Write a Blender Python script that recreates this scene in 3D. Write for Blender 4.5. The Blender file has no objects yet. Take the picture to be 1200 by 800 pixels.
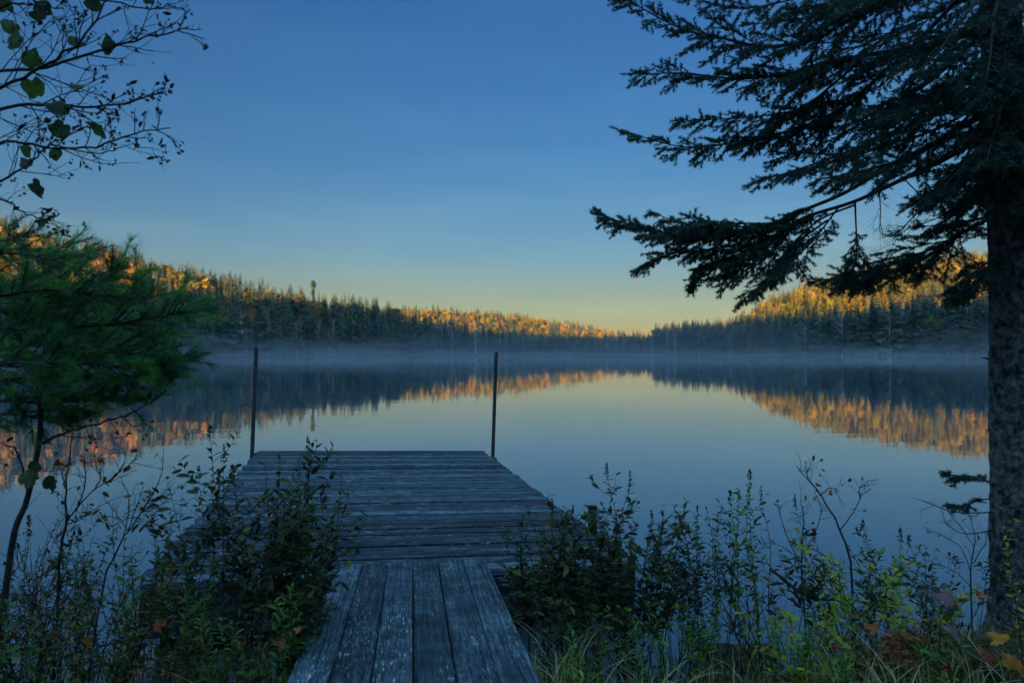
import bpy, math, random
import numpy as np
from mathutils import Vector, Matrix

S = bpy.context.scene
COL = S.collection
R = np.random.default_rng(7)
rad = math.radians
CAMZ = 1.75
PITCH = math.atan(12.5 / 800)

# ------------------------------------------------------------------ helpers
def nrm(v):
    v = np.asarray(v, float)
    return v / np.maximum(np.linalg.norm(v, axis=-1, keepdims=True), 1e-9)

def P(px, py, d):
    """world point seen at photo pixel (px,py), d metres ahead"""
    x, z = (px - 600) / 800, (400 - py) / 800
    c, s = math.cos(PITCH), math.sin(PITCH)
    Y, Z = c - z * s, s + z * c
    return np.array([x / Y * d, d, CAMZ + Z / Y * d])

def interp(x, tab):
    k = sorted(tab)
    return np.interp(x, k, [tab[i] for i in k])

def sstep(a, b, x):
    t = np.clip((x - a) / (b - a), 0, 1)
    return t * t * (3 - 2 * t)

_g = np.random.default_rng(3).random((64, 64))
def vnoise(x, y):
    xi, yi = np.floor(x).astype(int), np.floor(y).astype(int)
    fx, fy = x - xi, y - yi
    fx, fy = fx * fx * (3 - 2 * fx), fy * fy * (3 - 2 * fy)
    a, b = _g[xi % 64, yi % 64], _g[(xi + 1) % 64, yi % 64]
    c, d = _g[xi % 64, (yi + 1) % 64], _g[(xi + 1) % 64, (yi + 1) % 64]
    return (a * (1 - fx) + b * fx) * (1 - fy) + (c * (1 - fx) + d * fx) * fy - 0.5

class MB:
    def __init__(s):
        s.v, s.f, s.r, s.m, s.n = [], [], [], [], 0
    def add(s, V, F, mat=0, rnd=0.5):
        V = np.asarray(V, np.float32).reshape(-1, 3)
        F = np.asarray(F, np.int64)
        s.v.append(V); s.f.append(F + s.n)
        s.r.append(np.broadcast_to(np.asarray(rnd, np.float32), (len(V),)))
        s.m.append(np.full(len(F), mat, np.int32)); s.n += len(V)
    def tube(s, pts, r0, r1=None, n=5, mat=0, rnd=0.5, cap=True):
        pts = np.asarray(pts, float); k = len(pts)
        rr = np.linspace(r0, r0 if r1 is None else r1, k) if np.isscalar(r0) else np.asarray(r0)
        t = nrm(np.gradient(pts, axis=0))
        ref = np.array([0, 0, 1.]) if abs(t[:, 2]).mean() < .8 else np.array([1., 0, 0])
        a = nrm(np.cross(t, ref)); b = np.cross(t, a)
        th = np.arange(n) / n * 2 * math.pi
        V = pts[:, None] + rr[:, None, None] * (np.cos(th)[None, :, None] * a[:, None] + np.sin(th)[None, :, None] * b[:, None])
        i = np.arange(k - 1)[:, None] * n; j = np.arange(n)[None]
        F = np.stack([i + j, i + (j + 1) % n, i + n + (j + 1) % n, i + n + j], -1).reshape(-1, 4)
        s.add(V.reshape(-1, 3), F, mat, rnd)
        if cap and n > 2:
            s.add(V[0], np.arange(n)[::-1][None], mat, rnd); s.add(V[-1], np.arange(n)[None], mat, rnd)
    def box(s, x0, x1, y0, y1, z0, z1, mat=0, rnd=0.5, bev=0.0):
        if bev:
            b = bev
            prof = [(x0, y0 + b), (x0 + b, y0), (x1 - b, y0), (x1, y0 + b), (x1, y1 - b), (x1 - b, y1), (x0 + b, y1), (x0, y1 - b)]
            ins = [(min(max(x, x0 + b), x1 - b), min(max(y, y0 + b), y1 - b)) for x, y in prof]
            V = [(x, y, z0) for x, y in prof] + [(x, y, z1 - b) for x, y in prof] + [(x, y, z1) for x, y in ins]
            n = 8
            F = [[i, (i + 1) % n, n + (i + 1) % n, n + i] for i in range(n)] + [[n + i, n + (i + 1) % n, 2 * n + (i + 1) % n, 2 * n + i] for i in range(n)]
            s.add(V, F, mat, rnd)
            s.add(V[:n], [list(range(n))[::-1]], mat, rnd); s.add(V[2 * n:], [list(range(n))], mat, rnd)
            return
        V = [(x, y, z) for z in (z0, z1) for x, y in ((x0, y0), (x1, y0), (x1, y1), (x0, y1))]
        s.add(V, [[3, 2, 1, 0], [4, 5, 6, 7], [0, 1, 5, 4], [1, 2, 6, 5], [2, 3, 7, 6], [3, 0, 4, 7]], mat, rnd)
    def place(s, T, o, d, up, L, W, mat=0, rnd=None):
        """copies of template T=(V,F) at origins o, along d, face normal near up"""
        V, F = T; o = np.asarray(o, float).reshape(-1, 3); N = len(o)
        d = nrm(np.broadcast_to(d, (N, 3)))
        w = nrm(np.cross(np.broadcast_to(up, (N, 3)), d)); u = np.cross(d, w)
        L = np.broadcast_to(np.asarray(L, float), (N,))[:, None, None]; W = np.broadcast_to(np.asarray(W, float), (N,))[:, None, None]
        A = o[:, None] + L * V[None, :, 0, None] * d[:, None] + W * V[None, :, 1, None] * w[:, None] + L * V[None, :, 2, None] * u[:, None]
        FF = (np.asarray(F)[None] + (np.arange(N) * len(V))[:, None, None]).reshape(-1, np.asarray(F).shape[1])
        if rnd is None: rnd = R.random(N)
        s.add(A.reshape(-1, 3), FF, mat, np.repeat(np.broadcast_to(rnd, (N,)), len(V)))
    def build(s, name, mats, parent=None, smooth=False):
        me = bpy.data.meshes.new(name)
        V = np.concatenate(s.v) if s.v else np.zeros((0, 3), np.float32)
        me.vertices.add(len(V)); me.vertices.foreach_set('co', V.ravel())
        sizes = np.concatenate([np.full(len(f), f.shape[1]) for f in s.f]) if s.f else np.zeros(0, int)
        loops = np.concatenate([f.ravel() for f in s.f]) if s.f else np.zeros(0, int)
        me.loops.add(len(loops)); me.loops.foreach_set('vertex_index', loops.astype(np.int32))
        me.polygons.add(len(sizes))
        st = np.concatenate([[0], np.cumsum(sizes)[:-1]]).astype(np.int32)
        me.polygons.foreach_set('loop_start', st)
        me.polygons.foreach_set('material_index', np.concatenate(s.m))
        if smooth: me.polygons.foreach_set('use_smooth', np.ones(len(sizes), bool))
        at = me.attributes.new('rnd', 'FLOAT', 'POINT'); at.data.foreach_set('value', np.concatenate(s.r).astype(np.float32))
        for m in (mats if isinstance(mats, (list, tuple)) else [mats]): me.materials.append(m)
        me.update(calc_edges=True)
        o = bpy.data.objects.new(name, me); COL.objects.link(o)
        if parent: o.parent = parent
        return o

def tag(o, label=None, cat=None, group=None, kind=None):
    if label: o['label'] = label
    if cat: o['category'] = cat
    if group: o['group'] = group
    if kind: o['kind'] = kind
    return o

def thing(name, loc, label, cat, group=None, rot=(0, 0, 0)):
    o = bpy.data.objects.new(name, None); COL.objects.link(o)
    o.location = loc; o.rotation_euler = rot; o.empty_display_size = .2
    return tag(o, label, cat, group)

# ------------------------------------------------------------------ materials
def newmat(name):
    m = bpy.data.materials.new(name); m.use_nodes = True
    nt = m.node_tree; b = nt.nodes['Principled BSDF']
    return m, nt, b
def node(nt, t, **kw):
    n = nt.nodes.new(t)
    for k, v in kw.items():
        if hasattr(n, k): setattr(n, k, v)
        else: n.inputs[k].default_value = v
    return n
def ramp(nt, stops, fac=None, mode='LINEAR'):
    n = nt.nodes.new('ShaderNodeValToRGB'); cr = n.color_ramp; cr.interpolation = mode
    while len(cr.elements) < len(stops): cr.elements.new(.5)
    for e, (p, c) in zip(cr.elements, stops):
        e.position = p; e.color = (*c, 1) if len(c) == 3 else c
    if fac is not None: nt.links.new(fac, n.inputs[0])
    return n
def rndattr(nt):
    return node(nt, 'ShaderNodeAttribute', attribute_name='rnd').outputs['Fac']

def leafmat(name, stops, trans=0.3, rough=0.5, spec=0.3, noise=0):
    m, nt, b = newmat(name); L = nt.links
    r = ramp(nt, stops, rndattr(nt)); c = r.outputs[0]
    if noise:
        no = node(nt, 'ShaderNodeTexNoise', Scale=noise, Detail=3.0)
        co = node(nt, 'ShaderNodeTexCoord'); L.new(co.outputs['Object'], no.inputs['Vector'])
        mx = node(nt, 'ShaderNodeMix', data_type='RGBA', blend_type='MULTIPLY'); mx.inputs[0].default_value = 1
        rr = ramp(nt, [(.3, (.5, .45, .4)), (.7, (1.25, 1.2, 1.1))], no.outputs['Fac'])
        L.new(c, mx.inputs[6]); L.new(rr.outputs[0], mx.inputs[7]); c = mx.outputs[2]
    L.new(c, b.inputs['Base Color'])
    b.inputs['Roughness'].default_value = rough; b.inputs['Specular IOR Level'].default_value = spec
    if trans:
        t = node(nt, 'ShaderNodeBsdfTranslucent'); L.new(c, t.inputs[0])
        mix = node(nt, 'ShaderNodeMixShader'); mix.inputs[0].default_value = trans
        L.new(b.outputs[0], mix.inputs[1]); L.new(t.outputs[0], mix.inputs[2])
        L.new(mix.outputs[0], nt.nodes['Material Output'].inputs[0])
    return m

def barkmat(name, c0, c1, sx=6, sz=3, bump=.6, dist=.01):
    m, nt, b = newmat(name); L = nt.links
    co = node(nt, 'ShaderNodeTexCoord'); mp = node(nt, 'ShaderNodeMapping'); mp.inputs['Scale'].default_value = (sx, sx, sz)
    L.new(co.outputs['Object'], mp.inputs[0])
    n1 = node(nt, 'ShaderNodeTexNoise', Scale=4.0, Detail=8.0, Roughness=.75); L.new(mp.outputs[0], n1.inputs['Vector'])
    r = ramp(nt, [(.4, c0), (.6, c1)], n1.outputs['Fac']); L.new(r.outputs[0], b.inputs['Base Color'])
    v = node(nt, 'ShaderNodeTexVoronoi', Scale=5.0); L.new(mp.outputs[0], v.inputs['Vector'])
    ad = node(nt, 'ShaderNodeMath', operation='ADD'); L.new(n1.outputs['Fac'], ad.inputs[0]); L.new(v.outputs['Distance'], ad.inputs[1])
    bp = node(nt, 'ShaderNodeBump', Strength=bump, Distance=dist); L.new(ad.outputs[0], bp.inputs['Height']); L.new(bp.outputs[0], b.inputs['Normal'])
    b.inputs['Roughness'].default_value = .85; b.inputs['Specular IOR Level'].default_value = .2
    return m

def woodmat(name, along, dark=1.0):
    """weathered plank; grain runs along axis `along` in object space"""
    m, nt, b = newmat(name); L = nt.links
    co = node(nt, 'ShaderNodeTexCoord'); rn = rndattr(nt)
    off = node(nt, 'ShaderNodeCombineXYZ'); mu = node(nt, 'ShaderNodeMath', operation='MULTIPLY'); mu.inputs[1].default_value = 37.0
    L.new(rn, mu.inputs[0]); L.new(mu.outputs[0], off.inputs[2])
    ad = node(nt, 'ShaderNodeVectorMath', operation='ADD'); L.new(co.outputs['Object'], ad.inputs[0]); L.new(off.outputs[0], ad.inputs[1])
    def nz(sc, scale, det, ro=.6):
        mp = node(nt, 'ShaderNodeMapping'); mp.inputs['Scale'].default_value = sc; L.new(ad.outputs[0], mp.inputs[0])
        n = node(nt, 'ShaderNodeTexNoise', Scale=scale, Detail=det, Roughness=ro); L.new(mp.outputs[0], n.inputs['Vector']); return n.outputs['Fac']
    g = (1.2, 40, 40) if along == 'x' else (40, 1.2, 40)
    grain = nz(g, 2.2, 8, .7); blot = nz((1, 1, 1), 8, 9, .75)
    fl = nz((4, 34, 10) if along == 'x' else (34, 4, 10), 3.4, 8, .8); msk = nz((.6, 3, 1) if along == 'x' else (3, .6, 1), 2.0, 3)
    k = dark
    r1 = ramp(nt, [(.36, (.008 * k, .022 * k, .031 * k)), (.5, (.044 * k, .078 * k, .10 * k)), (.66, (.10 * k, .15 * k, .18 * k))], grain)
    r2 = ramp(nt, [(.33, (.35, .37, .4)), (.5, (.85, .87, .88)), (.66, (1.7, 1.68, 1.65))], blot)
    m1 = node(nt, 'ShaderNodeMix', data_type='RGBA', blend_type='MULTIPLY'); m1.inputs[0].default_value = 1
    L.new(r1.outputs[0], m1.inputs[6]); L.new(r2.outputs[0], m1.inputs[7])
    # per-plank tone
    rp = ramp(nt, [(0, (.35, .4, .45)), (.5, (.85, .87, .88)), (1, (1.6, 1.55, 1.55))], rn)
    m2 = node(nt, 'ShaderNodeMix', data_type='RGBA', blend_type='MULTIPLY'); m2.inputs[0].default_value = 1
    L.new(m1.outputs[2], m2.inputs[6]); L.new(rp.outputs[0], m2.inputs[7])
    # flaked pale fibres, in patches
    f1 = ramp(nt, [(.55, (0, 0, 0)), (.63, (.9, .9, .9))], fl); f2 = ramp(nt, [(.44, (0, 0, 0)), (.60, (1, 1, 1))], msk)
    mm = node(nt, 'ShaderNodeMath', operation='MULTIPLY'); L.new(f1.outputs[0], mm.inputs[0]); L.new(f2.outputs[0], mm.inputs[1])
    m3 = node(nt, 'ShaderNodeMix', data_type='RGBA'); L.new(mm.outputs[0], m3.inputs[0]); L.new(m2.outputs[2], m3.inputs[6]); m3.inputs[7].default_value = (.42, .5, .56, 1)
    L.new(m3.outputs[2], b.inputs['Base Color'])
    bp = node(nt, 'ShaderNodeBump', Strength=.7, Distance=.004); L.new(grain, bp.inputs['Height']); L.new(bp.outputs[0], b.inputs['Normal'])
    b.inputs['Roughness'].default_value = .75; b.inputs['Specular IOR Level'].default_value = .08
    return m

M = {}
M['spruce_far'] = leafmat('spruce_far', [(0, (.03, .062, .045)), (.6, (.055, .108, .06)), (1, (.11, .14, .05))], 0.15, .7, .1)
M['autumn_far'] = leafmat('autumn_far', [(0, (.05, .07, .022)), (.18, (.13, .13, .018)), (.4, (.27, .205, .016)), (.65, (.31, .18, .018)), (.88, (.25, .09, .022)), (1, (.14, .08, .05))], 0.3, .7, .1)
M['bare_far'] = leafmat('bare_far', [(0, (.2, .18, .18)), (1, (.46, .45, .45))], 0, .8, .1)
M['trunk_far'] = leafmat('trunk_far', [(0, (.09, .075, .065)), (1, (.16, .14, .125))], 0, .9, .1)
M['needle'] = leafmat('spruce_needle', [(0, (.015, .05, .042)), (.6, (.03, .085, .065)), (1, (.055, .12, .08))], .25, .5, .3)
M['pine'] = leafmat('pine_needle', [(0, (.022, .065, .045)), (.4, (.04, .16, .06)), (.8, (.075, .29, .05)), (1, (.15, .36, .045))], .35, .5, .3)
M['twig'] = barkmat('twig_bark', (.018, .016, .015), (.05, .045, .042), 20, 10, .3, .002)
M['stem'] = barkmat('shrub_stem', (.03, .02, .016), (.075, .05, .042), 30, 10, .3, .002)
M['bark'] = barkmat('spruce_bark', (.014, .016, .018), (.19, .205, .21), 6, 4.5, 1.0, .03)
M['leaf_dark'] = leafmat('shrub_leaf', [(0, (.018, .026, .014)), (.55, (.034, .058, .02)), (.8, (.075, .125, .025)), (1, (.14, .13, .025))], .3, .5, .15)
M['leaf_green'] = leafmat('forb_leaf', [(0, (.04, .1, .018)), (.55, (.09, .23, .028)), (1, (.28, .38, .035))], .35, .5, .15)
M['leaf_yellow'] = leafmat('yellowing_leaf', [(0, (.12, .2, .02)), (.55, (.4, .43, .035)), (.85, (.42, .34, .03)), (1, (.38, .14, .03))], .35, .5, .15)
M['leaf_rust'] = leafmat('rust_leaf', [(0, (.07, .09, .022)), (.4, (.2, .11, .025)), (.8, (.3, .08, .02)), (1, (.38, .08, .02))], .3, .5, .3)
M['leaf_alder'] = leafmat('alder_leaf', [(0, (.02, .05, .03)), (.6, (.04, .10, .035)), (1, (.07, .15, .035))], .45, .45, .3, noise=40)
M['cone'] = leafmat('alder_cone', [(0, (.02, .016, .014)), (1, (.04, .03, .025))], 0, .8, .2)
M['maple'] = leafmat('maple_leaf', [(0, (.36, .19, .02)), (.5, (.3, .11, .02)), (.8, (.2, .045, .02)), (1, (.16, .11, .12))], .25, .6, .2, noise=25)
M['grass'] = leafmat('grass_blade', [(0, (.04, .08, .02)), (.4, (.1, .15, .03)), (.7, (.3, .29, .08)), (1, (.58, .54, .36))], .3, .55, .25)
M['litter'] = leafmat('litter_leaf', [(0, (.03, .02, .014)), (.6, (.08, .045, .03)), (.9, (.16, .08, .04)), (1, (.2, .16, .14))], 0, .8, .2)
M['deck'] = woodmat('deck_wood', 'x', .68)
M['gang'] = woodmat('gangway_wood', 'y', .85)
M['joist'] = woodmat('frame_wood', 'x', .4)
def plain(name, c, rough=.5, metal=0, noise=None):
    m, nt, b = newmat(name); b.inputs['Base Color'].default_value = (*c, 1); b.inputs['Roughness'].default_value = rough; b.inputs['Metallic'].default_value = metal
    n = node(nt, 'ShaderNodeTexNoise', Scale=noise or 30.0, Detail=6.0); co = node(nt, 'ShaderNodeTexCoord'); nt.links.new(co.outputs['Object'], n.inputs['Vector'])
    r = ramp(nt, [(.3, tuple(x * .6 for x in c)), (.7, tuple(min(1, x * 1.4) for x in c))], n.outputs['Fac']); nt.links.new(r.outputs[0], b.inputs['Base Color'])
    return m
M['pipe'] = plain('weathered_steel', (.05, .055, .06), .55, .4)
M['rust'] = plain('rusty_nail', (.05, .03, .022), .8, .2)
M['rock'] = barkmat('wet_rock', (.012, .012, .012), (.045, .045, .042), 8, 8, .8, .03)
M['moss'] = barkmat('root_moss', (.02, .03, .015), (.06, .07, .035), 14, 14, .8, .02)

# ------------------------------------------------------------------ terrain
SHORE = {-800: 170, -300: 225, 0: 255, 200: 275, 400: 320, 600: 345, 760: 350, 900: 320, 1100: 300, 1300: 270, 2000: 200}
SKY_L = {-800: 190, -300: 215, 0: 264, 50: 277, 100: 292, 150: 302, 200: 313, 250: 326, 300: 338, 340: 346, 370: 351, 400: 355, 450: 361, 490: 376, 540: 396, 580: 412}
SKY_M = {380: 412, 420: 370, 450: 359, 500: 361, 550: 364, 600: 368, 650: 376, 700: 384, 735: 392, 760: 394, 800: 398, 850: 410}
SKY_R = {740: 412, 770: 394, 800: 391, 850: 384, 880: 369, 900: 354, 950: 336, 1000: 324, 1050: 316, 1100: 307, 1150: 300, 1200: 294, 1500: 280, 2000: 260}
FRONT = {-300: 330, 0: 340, 200: 350, 300: 352, 400: 357, 460: 362, 500: 367, 550: 378, 600: 385, 650: 391, 700: 393, 735: 391, 765: 389, 780: 379, 800: 375, 850: 374, 900: 365, 950: 361, 1000: 355, 1050: 345, 1100: 341, 1200: 336, 2000: 330}
DL, DM, DR = 400., 720., 520.
TREE_H = 14.

def hill(u, y, tab, D, y0, fall):
    H = np.maximum((412.5 - interp(u, tab)) / 800 * D + CAMZ - TREE_H, 0)
    return H * sstep(y0, D, y) * (1 - .85 * sstep(D + 40, D + fall, y))

def bank_shore(x):
    return 3.55 + .2 * sstep(-1, .3, x) + .55 * sstep(1.5, 2.6, x) + .12 * vnoise(x * 1.7 + 9, x * 0 + 3.3) * 2

def terrain(x, y):
    x = np.asarray(x, float); y = np.asarray(y, float)
    yy = np.maximum(y, 1.0); u = np.clip(600 + 800 * x / yy, -800, 2000)
    r = np.hypot(x, y)
    sh = interp(u, SHORE) + 3 * vnoise(x * .05 + 20, y * .02)
    t = y - sh
    zf = np.where(t > 0, np.minimum(t * .14, 1.6), np.maximum(t * .25, -1.6))
    zf = zf + np.where(t > 0, np.maximum.reduce([hill(u, y, SKY_L, DL, interp(u, SHORE) + 12, 260), hill(u, y, SKY_M, DM, 500, 400), hill(u, y, SKY_R, DR, interp(u, SHORE) + 25, 350)]), 0)
    zf = zf + np.where(t > 15, 1.2 * vnoise(x * .06, y * .06) * np.minimum((t - 15) / 30, 1), 0)
    tb = bank_shore(x) - y
    zb = np.where(tb > 0, np.minimum(tb * .22, .5), np.maximum(tb * .35, -1.6))
    near = r < 12
    zb = zb + np.where(near, .05 * vnoise(x * 2.5, y * 2.5) + .025 * vnoise(x * 9, y * 9), 0)
    ridge = np.clip(66 - x * .018, 60, 80) * sstep(15, 300, -y) * (1 - sstep(340, 800, -y)) + np.where(y < -120, 5 * vnoise(x * .03, y * .03) + 3 * vnoise(x * .09, y * .09), 0)
    zb = zb + np.where(y < 0, ridge, 0)
    az = np.degrees(np.arctan2(np.abs(x), y))
    side = np.where((az > 66) & (r > 25), np.minimum((r - 25) * .06, 14) * sstep(66, 80, az), -9)
    return np.maximum(np.maximum(zf, zb), side)

def make_ground():
    na, nr = 900, 230
    # finer angles in the forward view
    a = np.concatenate([np.linspace(-45, 45, 540, endpoint=False), np.linspace(45, 315, 360, endpoint=False)]) * math.pi / 180
    rr = np.concatenate([[0.0], np.geomspace(.4, 1250, nr)])
    A, RR = np.meshgrid(a, rr)
    X, Y = np.sin(A) * RR, np.cos(A) * RR
    Z = terrain(X, Y)
    V = np.stack([X, Y, Z], -1).reshape(-1, 3)
    i = np.arange(nr)[:, None] * na; j = np.arange(na)[None]
    F = np.stack([i + j, i + na + j, i + na + (j + 1) % na, i + (j + 1) % na], -1).reshape(-1, 4)
    m, nt, b = newmat('soil'); L = nt.links
    co = node(nt, 'ShaderNodeTexCoord'); n1 = node(nt, 'ShaderNodeTexNoise', Scale=7.0, Detail=8.0, Roughness=.7); L.new(co.outputs['Object'], n1.inputs['Vector'])
    r1 = ramp(nt, [(.3, (.014, .012, .009)), (.55, (.04, .032, .022)), (.75, (.065, .058, .03))], n1.outputs['Fac'])
    n2 = node(nt, 'ShaderNodeTexNoise', Scale=.05, Detail=5.0); L.new(co.outputs['Object'], n2.inputs['Vector'])
    r2 = ramp(nt, [(.35, (.8, .85, .8)), (.65, (1.3, 1.2, 1.0))], n2.outputs['Fac'])
    mx = node(nt, 'ShaderNodeMix', data_type='RGBA', blend_type='MULTIPLY'); mx.inputs[0].default_value = 1
    L.new(r1.outputs[0], mx.inputs[6]); L.new(r2.outputs[0], mx.inputs[7]); L.new(mx.outputs[2], b.inputs['Base Color'])
    bp = node(nt, 'ShaderNodeBump', Strength=.8, Distance=.03); L.new(n1.outputs['Fac'], bp.inputs['Height']); L.new(bp.outputs[0], b.inputs['Normal'])
    b.inputs['Roughness'].default_value = .95
    mb = MB(); mb.add(V, F); o = mb.build('ground', m, smooth=True); tag(o, kind='structure')
make_ground()

def make_water():
    m, nt, b = newmat('lake_water'); L = nt.links
    b.inputs['Base Color'].default_value = (.04, .068, .09, 1); b.inputs['Roughness'].default_value = .012
    b.inputs['IOR'].default_value = 1.6; b.inputs['Specular IOR Level'].default_value = .5
    co = node(nt, 'ShaderNodeTexCoord'); mp = node(nt, 'ShaderNodeMapping'); mp.inputs['Scale'].default_value = (.35, 1, 1); L.new(co.outputs['Object'], mp.inputs[0])
    n1 = node(nt, 'ShaderNodeTexNoise', Scale=1.3, Detail=3.0); L.new(mp.outputs[0], n1.inputs['Vector'])
    n2 = node(nt, 'ShaderNodeTexNoise', Scale=.12, Detail=2.0); L.new(mp.outputs[0], n2.inputs['Vector'])
    ad = node(nt, 'ShaderNodeMath', operation='MULTIPLY_ADD'); L.new(n2.outputs['Fac'], ad.inputs[0]); ad.inputs[1].default_value = 2.0; L.new(n1.outputs['Fac'], ad.inputs[2])
    bp = node(nt, 'ShaderNodeBump', Strength=.12, Distance=.02); L.new(ad.outputs[0], bp.inputs['Height']); L.new(bp.outputs[0], b.inputs['Normal'])
    mb = MB(); mb.add([(-700, 2.2, 0), (700, 2.2, 0), (700, 430, 0), (-700, 430, 0)], [[0, 1, 2, 3]])
    tag(mb.build('lake_water', m), kind='structure')
make_water()

# ------------------------------------------------------------------ sky, sun, haze
SUN_E, SUN_A = 3.5, rad(180 + 14)          # low sun behind the viewer, a little to the left
sdir = Vector((math.sin(SUN_A) * math.cos(rad(SUN_E)), math.cos(SUN_A) * math.cos(rad(SUN_E)), math.sin(rad(SUN_E))))
w = bpy.data.worlds.new('World'); S.world = w; w.use_nodes = True
nt = w.node_tree; L = nt.links; bg = nt.nodes['Background']
sky = node(nt, 'ShaderNodeTexSky', sky_type='NISHITA', sun_disc=False, sun_elevation=rad(SUN_E), sun_rotation=SUN_A, altitude=300.0, air_density=1.0, dust_density=.6, ozone_density=2.0)
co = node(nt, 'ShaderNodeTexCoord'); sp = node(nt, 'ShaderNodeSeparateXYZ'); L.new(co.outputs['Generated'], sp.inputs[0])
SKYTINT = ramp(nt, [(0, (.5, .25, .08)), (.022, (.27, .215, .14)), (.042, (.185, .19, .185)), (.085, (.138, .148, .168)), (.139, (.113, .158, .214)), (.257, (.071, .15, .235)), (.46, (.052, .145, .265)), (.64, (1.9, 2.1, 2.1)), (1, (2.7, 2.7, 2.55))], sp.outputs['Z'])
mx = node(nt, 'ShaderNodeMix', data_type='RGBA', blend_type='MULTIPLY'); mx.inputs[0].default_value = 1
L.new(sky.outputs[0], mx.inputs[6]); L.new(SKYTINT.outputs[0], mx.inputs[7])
# faint high cirrus streaks
cm = node(nt, 'ShaderNodeMapping'); cm.inputs['Rotation'].default_value = (0, rad(32), 0); cm.inputs['Scale'].default_value = (1.0, 1.0, 7); L.new(co.outputs['Generated'], cm.inputs[0])
cn = node(nt, 'ShaderNodeTexNoise', Scale=2.2, Detail=5.0, Roughness=.6); L.new(cm.outputs[0], cn.inputs['Vector'])
cr = ramp(nt, [(.46, (0, 0, 0)), (.74, (.36, .36, .36))], cn.outputs['Fac'])
cx = node(nt, 'ShaderNodeMix', data_type='RGBA'); L.new(cr.outputs[0], cx.inputs[0]); L.new(mx.outputs[2], cx.inputs[6])
cb = node(nt, 'ShaderNodeMix', data_type='RGBA', blend_type='MULTIPLY'); cb.inputs[0].default_value = 1; L.new(mx.outputs[2], cb.inputs[6]); cb.inputs[7].default_value = (1.75, 1.4, 1.12, 1); L.new(cb.outputs[2], cx.inputs[7])
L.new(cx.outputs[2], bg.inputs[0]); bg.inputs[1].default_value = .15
sl = bpy.data.lights.new('sun', 'SUN'); sl.energy = 3.6; sl.angle = rad(.5); sl.color = (1, .63, .21)
so = bpy.data.objects.new('sun', sl); COL.objects.link(so); so.rotation_euler = sdir.to_track_quat('Z', 'Y').to_euler(); so.location = (0, -20, 60)

def volmat(name, dens, col, aniso=0.0):
    m = bpy.data.materials.new(name); m.use_nodes = True; nt = m.node_tree; nt.nodes.clear()
    o = nt.nodes.new('ShaderNodeOutputMaterial'); v = nt.nodes.new('ShaderNodeVolumePrincipled')
    v.inputs['Density'].default_value = dens; v.inputs['Color'].default_value = (*col, 1); v.inputs['Anisotropy'].default_value = aniso
    nt.links.new(v.outputs[0], o.inputs['Volume']); m.cycles.homogeneous_volume = True
    return m
mb = MB(); mb.box(-1300, 1300, -1300, 1300, -3.2, 118)
tag(mb.build('haze', volmat('haze_air', .0001, (.5, .75, 1.0))), kind='stuff')
def make_mist(Y0, hh, dens, so):
    nx, ny = 150, 60
    xs = np.linspace(-260, 290, nx); ys = np.linspace(0, 1, ny)
    Xg, T = np.meshgrid(xs, ys, indexing='ij')
    Y1 = 332.
    Yg = Y0 + (Y1 - Y0) * T + 6 * vnoise(Xg * .05 + so, T * 4)
    fade = T ** 1.3 * sstep(0, .12, (Xg + 260) / 550) * sstep(0, .12, (290 - Xg) / 550)
    top = .25 + fade * hh * (1 + 1.5 * vnoise(Xg * .03 + so, Yg * .02) + 1.2 * vnoise(Xg * .08 + 5 + so, Yg * .05) + .4 * vnoise(Xg * .3, Yg * .1))
    top = np.maximum(top, .2)
    n = nx * ny
    V = np.concatenate([np.stack([Xg, Yg, top], -1).reshape(-1, 3), np.stack([Xg, Yg, Xg * 0 + .06 + so * .01], -1).reshape(-1, 3)])
    i = np.arange(nx - 1)[:, None] * ny; j = np.arange(ny - 1)[None]
    q = np.stack([i + j, i + ny + j, i + ny + j + 1, i + j + 1], -1).reshape(-1, 4)
    F = [q, q[:, ::-1] + n]
    rim = np.concatenate([np.arange(nx) * ny, (nx - 1) * ny + np.arange(1, ny), (np.arange(nx - 2, -1, -1)) * ny + ny - 1, np.arange(ny - 2, 0, -1)])
    nx_ = np.roll(rim, -1); F.append(np.stack([nx_, rim, rim + n, nx_ + n], -1))
    mb = MB(); mb.add(V, np.concatenate(F)); tag(mb.build('mist', volmat('mist_air', dens, (.82, .9, 1.0))), kind='stuff')
for a in ((60., 2.2, .0006, 0), (100., 6.0, .0005, 3), (130., 17., .00095, 7)): make_mist(*a)

# ------------------------------------------------------------------ far forest
def proto_conifer(seed, detail=1.0, thin=1.0):
    g = np.random.default_rng(seed); mb = MB()
    mb.tube([(0, 0, -.02), (0, 0, .5), (0, 0, 1.0)], .014, .003, 4, 1, .5, False)
    n = int(15 * detail) + 3
    z0 = g.uniform(.08, .22)
    for k in range(n):
        t = k / (n - 1); z = z0 + (1 - z0) * t
        r = (.16 * thin * (1 - t) ** .8 + .012) * g.uniform(.75, 1.2)
        m = int(9 * detail * (1 - .5 * t)) + 2
        th = g.random() * 6.3 + np.arange(m) / m * 6.283 + g.normal(0, .25, m)
        rr = r * g.uniform(.5, 1.25, m); dz = -rr * g.uniform(.25, .6, m)
        for a, q, h in zip(th, rr, dz):
            d = np.array([math.cos(a), math.sin(a), 0]); s = np.array([-d[1], d[0], 0]) * q * g.uniform(.22, .4)
            base = np.array([0, 0, z]); mid = base + d * q * .55 + [0, 0, h * .35 + .008]; tip = base + d * q + [0, 0, h]
            mb.add([base + [0, 0, .012], mid + s, tip, mid - s - [0, 0, .012]], [[0, 1, 2, 3]], 0, np.clip(.5 + g.normal(0, .1), 0, 1))
    return mb
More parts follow.
